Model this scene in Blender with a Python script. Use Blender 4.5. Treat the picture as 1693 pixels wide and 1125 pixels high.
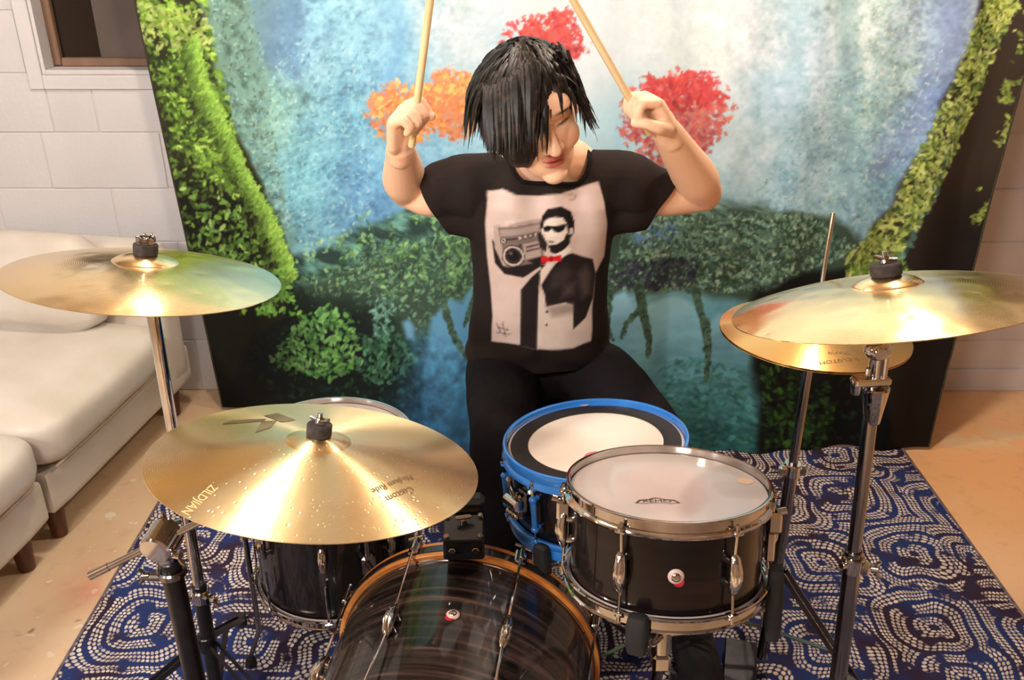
import bpy, bmesh, math, random
import numpy as np
from mathutils import Vector, Matrix, Euler, Quaternion, noise as mnoise
for o in list(bpy.data.objects): bpy.data.objects.remove(o)
SC = bpy.context.scene; COL = SC.collection
R = math.radians; PI = math.pi
random.seed(3)

# ------------------------------------------------------------------ camera, world, lights, exposure
CAM_F, CAM_H, CAM_P = 1495.0, 1.62, R(25.5)
cd = bpy.data.cameras.new('camera'); cam = bpy.data.objects.new('camera', cd); COL.objects.link(cam)
cd.sensor_width = 36.0; cd.lens = 36.0 * CAM_F / 1693.0; cd.clip_start = .05
cam.location = (0, 0, CAM_H); cam.rotation_euler = (PI / 2 - CAM_P, 0, 0); SC.camera = cam
wd = bpy.data.worlds.new('world'); SC.world = wd; wd.use_nodes = True
wd.node_tree.nodes['Background'].inputs[0].default_value = (.62, .60, .62, 1)
wd.node_tree.nodes['Background'].inputs[1].default_value = .25
SC.view_settings.view_transform = 'Standard'; SC.view_settings.look = 'None'
SC.view_settings.gamma = 1.0; SC.view_settings.use_curve_mapping = False; SC.view_settings.exposure = 0.42

def lamp(name, loc, power, col, size, kind='POINT', target=None):
    l = bpy.data.lights.new(name, kind); l.energy = power; l.color = col
    if kind == 'AREA': l.shape = 'DISK'; l.size = size
    else: l.shadow_soft_size = size
    o = bpy.data.objects.new(name, l); COL.objects.link(o); o.location = loc
    if target is not None: o.rotation_euler = (Vector(target) - Vector(loc)).to_track_quat('-Z', 'Y').to_euler()
    return o
WARM = (1.0, .90, .78)
lamp('ceiling_lamp_left', (-.65, 2.15, 2.26), 32, WARM, .05)
lamp('ceiling_lamp_right', (.82, 2.15, 2.26), 42, (1.0, .86, .70), .05)
lamp('front_fill', (-2.2, -.6, 2.2), 42, (1.0, .92, .84), .5, 'AREA', (.2, 1.8, .7))  # unseen fill from the front left, added to lift face and arms
lamp('overhead_fill', (-.7, -.2, 2.38), 46, (1.0, .92, .84), .6, 'AREA', (-.2, 1.5, .2))  # added fill from above, brightens the floor and the drummer
lamp('room_lamp_side', (-2.3, .6, 2.2), 10, (.86, .92, 1.0), .4, 'AREA', (-.8, 2.4, .7))

# ------------------------------------------------------------------ camera-based measuring (turns a photo pixel and one known coordinate into a world point)
_c, _s = math.cos(CAM_P), math.sin(CAM_P)
def at(u, v, Y=None, z=None):
    x = (u - 846.5) / CAM_F; y = -(v - 562.5) / CAM_F
    d = Y / (_c + y * _s) if Y is not None else (CAM_H - z) / (_s - y * _c)
    return Vector((x * d, d * (_c + y * _s), CAM_H + d * (-_s + y * _c)))
def photo_px(P):
    P = np.asarray(P, float); Y = P[..., 1]; Z = P[..., 2] - CAM_H
    d = Y * _c - Z * _s
    return 846.5 + CAM_F * P[..., 0] / d, 562.5 - CAM_F * (Y * _s + Z * _c) / d

# ------------------------------------------------------------------ materials
def lin(c):
    return tuple(((v / 255.) / 12.92 if v <= 10.3 else ((v / 255. + .055) / 1.055) ** 2.4) for v in c[:3]) + (1,)
def new_mat(name):
    m = bpy.data.materials.new(name); m.use_nodes = True; nt = m.node_tree
    return m, nt, nt.nodes['Principled BSDF']
def mat(name, col, rough=.5, metal=0, coat=0, var=None, bump=None, spec=.5, sheen=0, sss=0, alpha=1, stretch=None):
    m, nt, b = new_mat(name); N = nt.nodes; L = nt.links
    b.inputs['Base Color'].default_value = lin(col); b.inputs['Roughness'].default_value = rough
    b.inputs['Metallic'].default_value = metal; b.inputs['Coat Weight'].default_value = coat; b.inputs['Coat Roughness'].default_value = .06
    b.inputs['Specular IOR Level'].default_value = spec
    if sheen: b.inputs['Sheen Weight'].default_value = sheen
    if sss: b.inputs['Subsurface Weight'].default_value = sss; b.inputs['Subsurface Radius'].default_value = (.012, .005, .003)
    if alpha < 1: b.inputs['Alpha'].default_value = alpha
    tc = N.new('ShaderNodeTexCoord'); src = tc.outputs['Object']
    if stretch:
        mp = N.new('ShaderNodeMapping'); mp.inputs['Scale'].default_value = stretch; L.new(src, mp.inputs['Vector']); src = mp.outputs[0]
    if var:
        sc, col2 = var[:2]; nz = N.new('ShaderNodeTexNoise'); nz.inputs['Scale'].default_value = sc; nz.inputs['Detail'].default_value = 6; L.new(src, nz.inputs['Vector'])
        rp = N.new('ShaderNodeValToRGB'); rp.color_ramp.elements[0].position = var[2] if len(var) > 2 else .35; rp.color_ramp.elements[1].position = var[3] if len(var) > 3 else .65
        rp.color_ramp.elements[0].color = lin(col); rp.color_ramp.elements[1].color = lin(col2)
        L.new(nz.outputs['Fac'], rp.inputs[0]); L.new(rp.outputs[0], b.inputs['Base Color'])
    if bump:
        nz2 = N.new('ShaderNodeTexNoise'); nz2.inputs['Scale'].default_value = bump[0]; nz2.inputs['Detail'].default_value = 4; L.new(src, nz2.inputs['Vector'])
        bp = N.new('ShaderNodeBump'); bp.inputs['Strength'].default_value = bump[1]; bp.inputs['Distance'].default_value = bump[2] if len(bump) > 2 else .01
        L.new(nz2.outputs['Fac'], bp.inputs['Height']); L.new(bp.outputs[0], b.inputs['Normal'])
    return m
def attr_mat(name, rough, bump=None, spec=.3, sss=0, leaf=None):
    m, nt, b = new_mat(name); N = nt.nodes; L = nt.links
    a = N.new('ShaderNodeAttribute'); a.attribute_name = 'col'; L.new(a.outputs['Color'], b.inputs['Base Color'])
    b.inputs['Roughness'].default_value = rough; b.inputs['Specular IOR Level'].default_value = spec
    if sss: b.inputs['Subsurface Weight'].default_value = sss; b.inputs['Subsurface Radius'].default_value = (.012, .005, .003)
    if bump:
        tc = N.new('ShaderNodeTexCoord'); nz = N.new('ShaderNodeTexNoise'); nz.inputs['Scale'].default_value = bump[0]; L.new(tc.outputs['Object'], nz.inputs['Vector'])
        bp = N.new('ShaderNodeBump'); bp.inputs['Strength'].default_value = bump[1]; bp.inputs['Distance'].default_value = .01
        L.new(nz.outputs['Fac'], bp.inputs['Height']); L.new(bp.outputs[0], b.inputs['Normal'])
    return m

CHROME = mat('chrome', (215, 210, 206), .07, 1, var=(9, (170, 165, 160)))
DCHROME = mat('worn_chrome', (150, 146, 146), .16, 1, var=(5, (120, 116, 118)))
BLACKM = mat('black_metal', (28, 27, 30), .3, .6, var=(20, (46, 44, 48)))
RUBBER = mat('black_rubber', (16, 16, 17), .7, var=(40, (26, 26, 27)))
FELT = mat('grey_felt', (38, 34, 34), .95, var=(90, (62, 55, 54)), bump=(300, .5, .002))
REDFELT = mat('red_felt', (190, 25, 50), .9, var=(90, (150, 15, 35)))
BLUE = mat('blue_enamel', (42, 118, 205), .25, 0, .6, var=(6, (52, 132, 220)))
BLACKHOOP = mat('black_lacquer', (20, 15, 15), .2, 0, .7, var=(20, (34, 25, 24)))
ORANGE = mat('amber_lacquered_wood', (218, 142, 66), .3, 0, .4, var=(14, (172, 98, 40)), stretch=(1, 1, 8))
STICK = mat('hickory', (240, 214, 168), .45, var=(9, (224, 192, 138)), stretch=(8, 8, 1))
LEATHER = mat('cream_leather', (206, 199, 190), .45, var=(5, (194, 185, 172)), bump=(120, .12, .004))
LEGWOOD = mat('dark_brown_wood', (66, 34, 20), .45, var=(12, (96, 52, 30)), stretch=(6, 6, 1))
TROUSER = mat('black_cotton', (17, 14, 16), .85, var=(8, (26, 21, 23)), bump=(40, .3, .008), spec=.15)
HAIR = mat('black_hair', (16, 11, 10), .5, var=(40, (44, 30, 24)), spec=.4)
HAIR2 = mat('black_hair_strands', (15, 10, 9), .48, var=(70, (66, 48, 38), .5, .75), spec=.45)
SHOE = mat('shoe_canvas', (18, 18, 20), .8, var=(60, (30, 30, 32)))
THRONE = mat('throne_vinyl', (14, 14, 15), .5, var=(30, (24, 24, 25)))
WHITEP = mat('white_badge', (206, 180, 172), .45, var=(50, (190, 162, 154)))
INK = mat('black_ink', (42, 34, 28), .6, var=(60, (60, 48, 36)))
INKP = mat('brown_ink', (112, 86, 52), .5, var=(60, (132, 104, 64)))
GREYINK = mat('grey_ink', (132, 118, 92), .45, .6, var=(30, (146, 130, 100)))
PALEINK = mat('worn_pale_ink', (244, 216, 164), .55, .7, var=(30, (236, 204, 148)))
PINK = mat('pink_ink', (236, 110, 120), .5, var=(30, (226, 92, 104)))
HEADW = mat('coated_drum_head', (228, 216, 204), .55, var=(6, (220, 206, 192)), bump=(260, .08, .002))
HEADP = mat('clear_drum_head', (196, 186, 182), .22, 0, .5, var=(3, (180, 168, 164)))
HEADK = mat('black_drum_ring', (20, 17, 19), .45, var=(30, (30, 26, 28)))

def shell_mat(name, hi=(96, 74, 64), lo=(16, 9, 8), zs=46.0, coat=.55):
    m, nt, b = new_mat(name); N = nt.nodes; L = nt.links
    tc = N.new('ShaderNodeTexCoord'); mp = N.new('ShaderNodeMapping'); mp.inputs['Scale'].default_value = (2.2, 2.2, zs); L.new(tc.outputs['Object'], mp.inputs[0])
    nz = N.new('ShaderNodeTexNoise'); nz.inputs['Scale'].default_value = 1.6; nz.inputs['Detail'].default_value = 7; nz.inputs['Distortion'].default_value = .5; L.new(mp.outputs[0], nz.inputs['Vector'])
    rp = N.new('ShaderNodeValToRGB'); e = rp.color_ramp.elements; e[0].position = .42; e[0].color = lin(lo); e[1].position = .78; e[1].color = lin(hi)
    k = e.new(.58); k.color = lin(tuple(int(l * .6 + h * .4) for l, h in zip(lo, hi)))
    L.new(nz.outputs['Fac'], rp.inputs[0]); L.new(rp.outputs[0], b.inputs['Base Color'])
    b.inputs['Roughness'].default_value = .3; b.inputs['Specular IOR Level'].default_value = .2; b.inputs['Coat Weight'].default_value = coat; b.inputs['Coat Roughness'].default_value = .04
    return m
STRATA = shell_mat('black_strata_wrap', hi=(100, 74, 64), lo=(9, 6, 6), zs=40)
STRATA2 = shell_mat('dark_strata_wrap', hi=(34, 22, 24), lo=(8, 5, 6), zs=34, coat=.45)
BLACKSHELL = mat('black_shell', (10, 7, 7), .25, 0, .5, var=(8, (17, 12, 12)))

def cymbal_mat(name, base, hi, rough, dots=0.0, hammer=.3, aniso=.75, hscale=30):
    m, nt, b = new_mat(name); N = nt.nodes; L = nt.links
    tc = N.new('ShaderNodeTexCoord')
    nz = N.new('ShaderNodeTexNoise'); nz.inputs['Scale'].default_value = 7; nz.inputs['Detail'].default_value = 6; L.new(tc.outputs['Object'], nz.inputs['Vector'])
    rp = N.new('ShaderNodeValToRGB'); rp.color_ramp.elements[0].color = lin(base); rp.color_ramp.elements[1].color = lin(hi); rp.color_ramp.elements[0].position = .35; rp.color_ramp.elements[1].position = .65
    L.new(nz.outputs['Fac'], rp.inputs[0]); L.new(rp.outputs[0], b.inputs['Base Color'])
    b.inputs['Metallic'].default_value = 1; b.inputs['Roughness'].default_value = rough
    b.inputs['Anisotropic'].default_value = aniso; b.inputs['Anisotropic Rotation'].default_value = .25
    tg = N.new('ShaderNodeTangent'); tg.direction_type = 'RADIAL'; tg.axis = 'Z'; L.new(tg.outputs[0], b.inputs['Tangent'])
    # hammering and lathe grooves
    h1 = N.new('ShaderNodeTexVoronoi'); h1.inputs['Scale'].default_value = hscale; h1.feature = 'SMOOTH_F1'; L.new(tc.outputs['Object'], h1.inputs['Vector'])
    b1 = N.new('ShaderNodeBump'); b1.inputs['Strength'].default_value = hammer; b1.inputs['Distance'].default_value = .004; L.new(h1.outputs['Distance'], b1.inputs['Height'])
    sx = N.new('ShaderNodeSeparateXYZ'); L.new(tc.outputs['Object'], sx.inputs[0])
    def mth(op, a, c=None, v=None):
        q = N.new('ShaderNodeMath'); q.operation = op; L.new(a, q.inputs[0])
        if c is not None: L.new(c, q.inputs[1])
        if v is not None: q.inputs[1].default_value = v
        return q.outputs[0]
    rr = mth('SQRT', mth('ADD', mth('MULTIPLY', sx.outputs[0], sx.outputs[0]), mth('MULTIPLY', sx.outputs[1], sx.outputs[1])))
    g = mth('SINE', mth('MULTIPLY', rr, v=1900))
    b2 = N.new('ShaderNodeBump'); b2.inputs['Strength'].default_value = .05; b2.inputs['Distance'].default_value = .001; L.new(g, b2.inputs['Height']); L.new(b1.outputs[0], b2.inputs['Normal'])
    out = b2.outputs[0]
    if dots:
        v = N.new('ShaderNodeTexVoronoi'); v.inputs['Scale'].default_value = 90; v.inputs['Randomness'].default_value = .8; L.new(tc.outputs['Object'], v.inputs['Vector'])
        st = N.new('ShaderNodeMapRange'); st.inputs[1].default_value = 0; st.inputs[2].default_value = .22; L.new(v.outputs['Distance'], st.inputs[0])
        b3 = N.new('ShaderNodeBump'); b3.inputs['Strength'].default_value = dots; b3.inputs['Distance'].default_value = .0015; L.new(st.outputs[0], b3.inputs['Height']); L.new(out, b3.inputs['Normal']); out = b3.outputs[0]
    L.new(out, b.inputs['Normal'])
    return m
CYM_RIDE = cymbal_mat('ride_bronze', (250, 226, 180), (242, 212, 158), .30, dots=.22, hammer=.08, aniso=.95)
CYM_BRILL = cymbal_mat('brilliant_bronze', (246, 216, 160), (250, 224, 172), .19, hammer=.45, aniso=.7, hscale=22)
CYM_HAT = cymbal_mat('hat_bronze', (240, 192, 122), (232, 180, 108), .26, hammer=.04, aniso=.9)

# ------------------------------------------------------------------ mesh builder
class MB:
    def __init__(s, M=None): s.v = []; s.f = []; s.M = M or Matrix.Identity(4)
    def add(s, vs, fs):
        o = len(s.v); M = s.M
        s.v += [M @ Vector(p) for p in vs]; s.f += [tuple(i + o for i in f) for f in fs]; return s
    def box(s, c, sz, rot=None, ch=None):
        hx, hy, hz = [k / 2 for k in sz]; ch = min(sz) * .12 if ch is None else ch
        vs = []; fs = []; c = Vector(c); Q = (rot if isinstance(rot, Matrix) else Euler(rot).to_matrix()) if rot is not None else Matrix.Identity(3)
        ids = {}
        for sx in (-1, 1):
            for sy in (-1, 1):
                for sz_ in (-1, 1):
                    for ax in range(3):
                        p = [sx * (hx - ch), sy * (hy - ch), sz_ * (hz - ch)]; p[ax] = (sx, sy, sz_)[ax] * (hx, hy, hz)[ax]
                        ids[(sx, sy, sz_, ax)] = len(vs); vs.append(c + Q @ Vector(p))
        S = (-1, 1)
        for ax in range(3):
            o1, o2 = [k for k in range(3) if k != ax]
            for sg in S:
                q = []
                for (a, b_) in ((-1, -1), (1, -1), (1, 1), (-1, 1)):
                    t = [0, 0, 0]; t[ax] = sg; t[o1] = a; t[o2] = b_; q.append(ids[(*t, ax)])
                if (sg < 0) != (ax == 1): q.reverse()
                fs.append(tuple(q))
            # edges along ax
            for a in S:
                for b_ in S:
                    t0 = [0] * 3; t1 = [0] * 3; t0[ax] = -1; t1[ax] = 1; t0[o1] = t1[o1] = a; t0[o2] = t1[o2] = b_
                    q = [ids[(*t0, o1)], ids[(*t1, o1)], ids[(*t1, o2)], ids[(*t0, o2)]]
                    if (a * b_ < 0) != (ax == 1): q.reverse()
                    fs.append(tuple(q))
        for a in S:
            for b_ in S:
                for d in S:
                    q = [ids[(a, b_, d, 0)], ids[(a, b_, d, 1)], ids[(a, b_, d, 2)]]
                    if a * b_ * d < 0: q.reverse()
                    fs.append(tuple(q))
        return s.add(vs, fs)
    def lathe(s, prof, n=48, c=(0, 0, 0), ax=None, cap=False, closed=False):
        # profile of (r, z) about axis ax through c
        c = Vector(c); Q = Vector((0, 0, 1)).rotation_difference(Vector(ax)).to_matrix() if ax is not None else Matrix.Identity(3)
        vs = []; fs = []
        for r, z in prof:
            for k in range(n):
                a = 2 * PI * k / n; vs.append(c + Q @ Vector((r * math.cos(a), r * math.sin(a), z)))
        m = len(prof)
        for i in range(m if closed else m - 1):
            j = (i + 1) % m
            for k in range(n):
                l = (k + 1) % n; fs.append((i * n + k, i * n + l, j * n + l, j * n + k))
        if cap: fs.append(tuple(range(n - 1, -1, -1))); fs.append(tuple((m - 1) * n + k for k in range(n)))
        return s.add(vs, fs)
    def cyl(s, p0, p1, r0, r1=None, n=20, ch=.12):
        p0 = Vector(p0); p1 = Vector(p1); r1 = r0 if r1 is None else r1; h = (p1 - p0).length
        e0 = min(r0 * ch, h * .2); e1 = min(r1 * ch, h * .2)
        return s.lathe([(r0 - e0, 0), (r0, e0), (r1, h - e1), (r1 - e1, h)], n, p0, p1 - p0, cap=True)
    def tube(s, pts, r, n=10, caps=True, flat=1.0):
        pts = [Vector(p) for p in pts]; m = len(pts); rs = r if isinstance(r, (list, tuple)) else [r] * m
        vs = []; fs = []; t0 = (pts[1] - pts[0]).normalized(); up = Vector((0, 0, 1)) if abs(t0.z) < .9 else Vector((1, 0, 0))
        u = t0.cross(up).normalized()
        for i in range(m):
            t = (pts[min(i + 1, m - 1)] - pts[max(i - 1, 0)]).normalized(); u = (u - t * u.dot(t)).normalized(); w = t.cross(u)
            for k in range(n):
                a = 2 * PI * k / n; vs.append(pts[i] + (u * math.cos(a) + w * math.sin(a) * flat) * rs[i])
        for i in range(m - 1):
            for k in range(n):
                l = (k + 1) % n; fs.append((i * n + k, i * n + l, (i + 1) * n + l, (i + 1) * n + k))
        if caps: fs.append(tuple(range(n - 1, -1, -1))); fs.append(tuple((m - 1) * n + k for k in range(n)))
        return s.add(vs, fs)
    def ell(s, c, r, Q=None, nu=20, nv=12):
        c = Vector(c); r = (r, r, r) if not hasattr(r, '__len__') else r; Q = Q or Matrix.Identity(3); vs = []; fs = []
        for i in range(1, nv):
            th = PI * i / nv
            for k in range(nu):
                a = 2 * PI * k / nu; vs.append(c + Q @ Vector((r[0] * math.sin(th) * math.cos(a), r[1] * math.sin(th) * math.sin(a), r[2] * math.cos(th))))
        vs.append(c + Q @ Vector((0, 0, r[2]))); vs.append(c + Q @ Vector((0, 0, -r[2]))); T = len(vs) - 2
        for i in range(nv - 2):
            for k in range(nu):
                l = (k + 1) % nu; fs.append((i * nu + k, (i + 1) * nu + k, (i + 1) * nu + l, i * nu + l))
        for k in range(nu):
            l = (k + 1) % nu; fs.append((T, k, l)); fs.append((T + 1, (nv - 2) * nu + l, (nv - 2) * nu + k))
        return s.add(vs, fs)
    def rbox(s, c, sz, r, puff=0.0, seg=9, Q=None, wob=0.0, seed=0):
        # soft rounded box: a cushion
        bm = bmesh.new(); bmesh.ops.create_cube(bm, size=2); bmesh.ops.subdivide_edges(bm, edges=bm.edges[:], cuts=seg, use_grid_fill=True)
        c = Vector(c); Q = Q or Matrix.Identity(3); h = [k / 2 for k in sz]; vs = []
        for v in bm.verts:
            p = v.co; q = Vector((p.x * h[0], p.y * h[1], p.z * h[2])); inner = Vector([max(-(h[i] - r), min(h[i] - r, q[i])) for i in range(3)])
            d = q - inner
            if d.length > 1e-9: q = inner + d.normalized() * r
            for i in range(3):
                j, k = (i + 1) % 3, (i + 2) % 3
                q[i] += puff * p[i] * max(0, 1 - p[j] ** 2) ** .6 * max(0, 1 - p[k] ** 2) ** .6
            if wob:
                n_ = mnoise.noise_vector(q * 5 + Vector((seed, 0, 0))); q += n_ * wob
            vs.append(c + Q @ q)
        bm.verts.index_update(); fs = [tuple(v.index for v in f.verts) for f in bm.faces]; bm.free()
        return s.add(vs, fs)
    def build(s, name, m, parent=None, smooth=True, world=False, label=None, kind=None, angle=40):
        me = bpy.data.meshes.new(name); vs = s.v
        if world and parent is not None:
            I = root_of(parent).matrix_basis.inverted(); vs = [I @ p for p in vs]
        me.from_pydata([tuple(p) for p in vs], [], s.f); me.validate(); me.materials.append(m)
        if smooth:
            me.polygons.foreach_set('use_smooth', [True] * len(me.polygons))
            try: me.set_sharp_from_angle(angle=R(angle))
            except Exception: pass
        return link(name, me, parent, label, kind)

def root_of(o):
    while o.parent is not None: o = o.parent
    return o
def link(name, me, parent=None, label=None, kind=None):
    o = bpy.data.objects.new(name, me); COL.objects.link(o)
    if parent is not None: o.parent = parent
    if label: o['label'] = label
    if kind: o['kind'] = kind
    return o
def thing(name, label, cat, loc=(0, 0, 0), axis=None, group=None, rz=0):
    o = bpy.data.objects.new(name, None); COL.objects.link(o); o.empty_display_size = .05
    M = Matrix.Translation(Vector(loc))
    if axis is not None: M = M @ Vector((0, 0, 1)).rotation_difference(Vector(axis).normalized()).to_matrix().to_4x4()
    if rz: M = M @ Matrix.Rotation(rz, 4, 'Z')
    o.matrix_basis = M; o['label'] = label; o['category'] = cat
    if group: o['group'] = group
    return o
def tag(o, label, cat, group=None):
    o['label'] = label; o['category'] = cat
    if group: o['group'] = group
    return o
def dup(o, parent=None):
    c = o.copy(); COL.objects.link(c)
    if parent is not None: c.parent = parent
    for ch in [k for k in COL.objects if k.parent == o]: dup(ch, c)
    return c
def color_attr(me, cols):
    a = me.color_attributes.new('col', 'FLOAT_COLOR', 'POINT'); c = np.ones((len(me.vertices), 4), np.float32); c[:, :3] = cols; a.data.foreach_set('color', c.ravel())
def srgb2lin(a):
    return np.where(a <= .04045, a / 12.92, ((a + .055) / 1.055) ** 2.4)
# ------------------------------------------------------------------ room shell
def concrete_mat():
    m, nt, b = new_mat('worn_concrete'); N = nt.nodes; L = nt.links
    tc = N.new('ShaderNodeTexCoord'); P = tc.outputs['Object']
    def noise(sc, det=6, dist=0): n = N.new('ShaderNodeTexNoise'); n.inputs['Scale'].default_value = sc; n.inputs['Detail'].default_value = det; n.inputs['Distortion'].default_value = dist; L.new(P, n.inputs['Vector']); return n.outputs['Fac']
    def ramp(f, p0, c0, p1, c1): r = N.new('ShaderNodeValToRGB'); e = r.color_ramp.elements; e[0].position = p0; e[0].color = lin(c0); e[1].position = p1; e[1].color = lin(c1); L.new(f, r.inputs[0]); return r.outputs[0]
    def mix(f, a, c): x = N.new('ShaderNodeMix'); x.data_type = 'RGBA'; L.new(f, x.inputs[0]); L.new(a, x.inputs[6]); L.new(c, x.inputs[7]) if not isinstance(c, tuple) else setattr(x.inputs[7], 'default_value', c); return x.outputs[2]
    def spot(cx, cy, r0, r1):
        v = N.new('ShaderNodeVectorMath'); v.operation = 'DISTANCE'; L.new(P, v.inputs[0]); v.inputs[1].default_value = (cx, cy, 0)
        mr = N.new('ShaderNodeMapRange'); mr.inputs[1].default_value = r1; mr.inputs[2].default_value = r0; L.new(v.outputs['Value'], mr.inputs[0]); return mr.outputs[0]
    def mul(a, c): q = N.new('ShaderNodeMath'); q.operation = 'MULTIPLY'; L.new(a, q.inputs[0]); L.new(c, q.inputs[1]); return q.outputs[0]
    base = ramp(noise(1.3, 8), .3, (222, 196, 166), .7, (200, 170, 136))
    base = mix(mul(spot(2.1, 2.1, .2, 1.5), ramp(noise(.9, 4), .2, (120, 120, 120), .6, (255, 255, 255))), base, lin((244, 172, 96)))  # warm lamplight on the right-hand floor, painted into the colour
    base = mix(ramp(noise(22, 5), .56, (0, 0, 0), .75, (120, 120, 120)), base, lin((120, 88, 60)))
    # dripped white paint, densest beside the sofa and along the back wall
    drip = ramp(noise(24, 3, .3), .66, (0, 0, 0), .68, (255, 255, 255))
    base = mix(mul(drip, spot(-1.3, 1.95, .1, .75)), base, lin((226, 212, 196)))
    drip2 = ramp(noise(13, 4, .6), .47, (0, 0, 0), .52, (255, 255, 255))
    v = N.new('ShaderNodeSeparateXYZ'); L.new(P, v.inputs[0])
    band = N.new('ShaderNodeMapRange'); band.inputs[1].default_value = .10; band.inputs[2].default_value = .02; 
    ab = N.new('ShaderNodeMath'); ab.operation = 'SUBTRACT'; L.new(v.outputs[1], ab.inputs[0]); ab.inputs[1].default_value = 2.62
    ab2 = N.new('ShaderNodeMath'); ab2.operation = 'ABSOLUTE'; L.new(ab.outputs[0], ab2.inputs[0]); L.new(ab2.outputs[0], band.inputs[0])
    base = mix(mul(mul(drip2, band.outputs[0]), spot(1.55, 2.62, .25, .5)), base, lin((226, 196, 156)))
    red = ramp(noise(6, 3), .35, (0, 0, 0), .6, (170, 170, 170))
    base = mix(mul(red, spot(-1.12, 1.88, .02, .16)), base, lin((196, 92, 70)))
    stain = ramp(noise(9, 3, .2), .66, (0, 0, 0), .69, (200, 200, 200))
    base = mix(mul(stain, spot(-1.2, 1.6, .2, .6)), base, lin((92, 58, 36)))
    L.new(base, b.inputs['Base Color']); b.inputs['Roughness'].default_value = .55
    bp = N.new('ShaderNodeBump'); bp.inputs['Strength'].default_value = .25; bp.inputs['Distance'].default_value = .004; L.new(noise(30, 8), bp.inputs['Height']); L.new(bp.outputs[0], b.inputs['Normal'])
    return m
PAINTW = mat('painted_block', (202, 199, 200), .6, var=(2.5, (192, 189, 190)), bump=(70, .35, .004))
JOINTW = mat('painted_mortar', (204, 199, 198), .75, var=(8, (192, 187, 186)), bump=(90, .4, .004))
PLAIN = mat('painted_plaster', (214, 205, 196), .8, var=(1.5, (202, 192, 182)))
DIMC = mat('unseen_ceiling', (170, 148, 128), .8, var=(1.5, (150, 128, 108)))  # unseen ceiling, its even tone set for the bounce light
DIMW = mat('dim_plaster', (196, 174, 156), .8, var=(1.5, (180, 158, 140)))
WY = 2.965                                             # face of the back wall
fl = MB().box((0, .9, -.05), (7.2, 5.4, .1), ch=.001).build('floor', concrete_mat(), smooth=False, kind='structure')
MB().box((0, .9, 2.47), (7.2, 5.4, .1), ch=.001).build('ceiling', DIMC, smooth=False, kind='structure')
MB().box((-3.3, .9, 1.2), (.1, 5.2, 2.44), ch=.001).build('wall_left', PLAIN, smooth=False, kind='structure')
MB().box((3.3, .9, 1.2), (.1, 5.2, 2.44), ch=.001).build('wall_right', DIMW, smooth=False, kind='structure')
MB().box((0, -1.7, 1.2), (6.5, .1, 2.44), ch=.001).build('wall_front', DIMW, smooth=False, kind='structure')
# window opening
wbl = at(70, 124, Y=WY); WX0, WZ0 = wbl.x, wbl.z; WX1, WZ1 = WX0 + .85, WZ0 + .5
wb = MB()
for (x0, x1, z0, z1) in ((-3.25, WX0, 0, 2.42), (WX1, 3.25, 0, 2.42), (WX0, WX1, 0, WZ0), (WX0, WX1, WZ1, 2.42)):
    wb.box(((x0 + x1) / 2, WY + .1012, (z0 + z1) / 2), (x1 - x0, .20, z1 - z0), ch=.0005)
wall = wb.build('wall_back', JOINTW, smooth=False, kind='structure')
BW, BH = .39, .1885; jx = at(158, 180, Y=WY).x; JG = .0028
full = {}
def block(x0, x1, z0, z1):
    w, h = x1 - x0, z1 - z0
    if w < .03 or h < .03: return
    key = (round(w, 3), round(h, 3))
    if key not in full:
        me = MB().box((0, 0, 0), (w - JG, .03, h - JG), ch=.0025).build('concrete_block', PAINTW, wall, angle=20); full[key] = me.data; o = me
    else:
        o = link('concrete_block', full[key], wall)
    o.location = ((x0 + x1) / 2, WY + .013 + random.uniform(-.0008, .0008), (z0 + z1) / 2)
rows = [(0.0, .205)] + [(.205 + BH * k, .205 + BH * (k + 1)) for k in range(11)] + [(.205 + BH * 11, 2.42)]
for k, (z0, z1) in enumerate(rows):
    off = jx + (0 if k % 2 == 1 else BW / 2)
    x = off - BW * 7
    while x < 3.25:
        a, b_ = max(x, -3.25), min(x + BW, 3.25); x += BW
        if b_ - a < .03: continue
        if z1 > WZ0 + .005 and z0 < WZ1 - .005 and b_ > WX0 and a < WX1:
            if a < WX0: block(a, WX0, z0, z1)
            if b_ > WX1: block(WX1, b_, z0, z1)
            zz0, zz1 = z0, z1; aa, bb = max(a, WX0), min(b_, WX1)
            if z0 < WZ0: block(aa, bb, z0, WZ0)
            if z1 > WZ1: block(aa, bb, WZ1, z1)
        else: block(a, b_, z0, z1)
# the window: casing, deep painted reveal, wooden sash, dark pane
WOODB = mat('raw_window_wood', (128, 98, 76), .6, var=(14, (104, 78, 58)), stretch=(1, 1, .2))
GLASSD = mat('dark_window_glass', (20, 15, 13), .06, 0, .6, var=(3, (28, 21, 18)))
PANEREFL = mat('reflection_brown', (92, 78, 70), .7, var=(5, (76, 64, 57)))
win = MB()
cw = .045
win.box((WX0 - cw / 2, WY - .004, (WZ0 + WZ1) / 2), (cw, .012, WZ1 - WZ0 + 2 * cw), ch=.003).box((WX1 + cw / 2, WY - .004, (WZ0 + WZ1) / 2), (cw, .012, WZ1 - WZ0 + 2 * cw), ch=.003)
win.box(((WX0 + WX1) / 2, WY - .004, WZ0 - cw / 2), (WX1 - WX0 - .001, .012, cw), ch=.003).box(((WX0 + WX1) / 2, WY - .004, WZ1 + cw / 2), (WX1 - WX0 - .001, .012, cw), ch=.003)
w1 = win.build('window_1', PAINTW, kind='structure')
rv = MB(); D = .12
rv.box((WX0 + .006, WY + D / 2, (WZ0 + WZ1) / 2), (.012, D, WZ1 - WZ0), ch=.001).box((WX1 - .006, WY + D / 2, (WZ0 + WZ1) / 2), (.012, D, WZ1 - WZ0), ch=.001).box(((WX0 + WX1) / 2, WY + D / 2, WZ1 - .006), (WX1 - WX0, D, .012), ch=.001)
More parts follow.
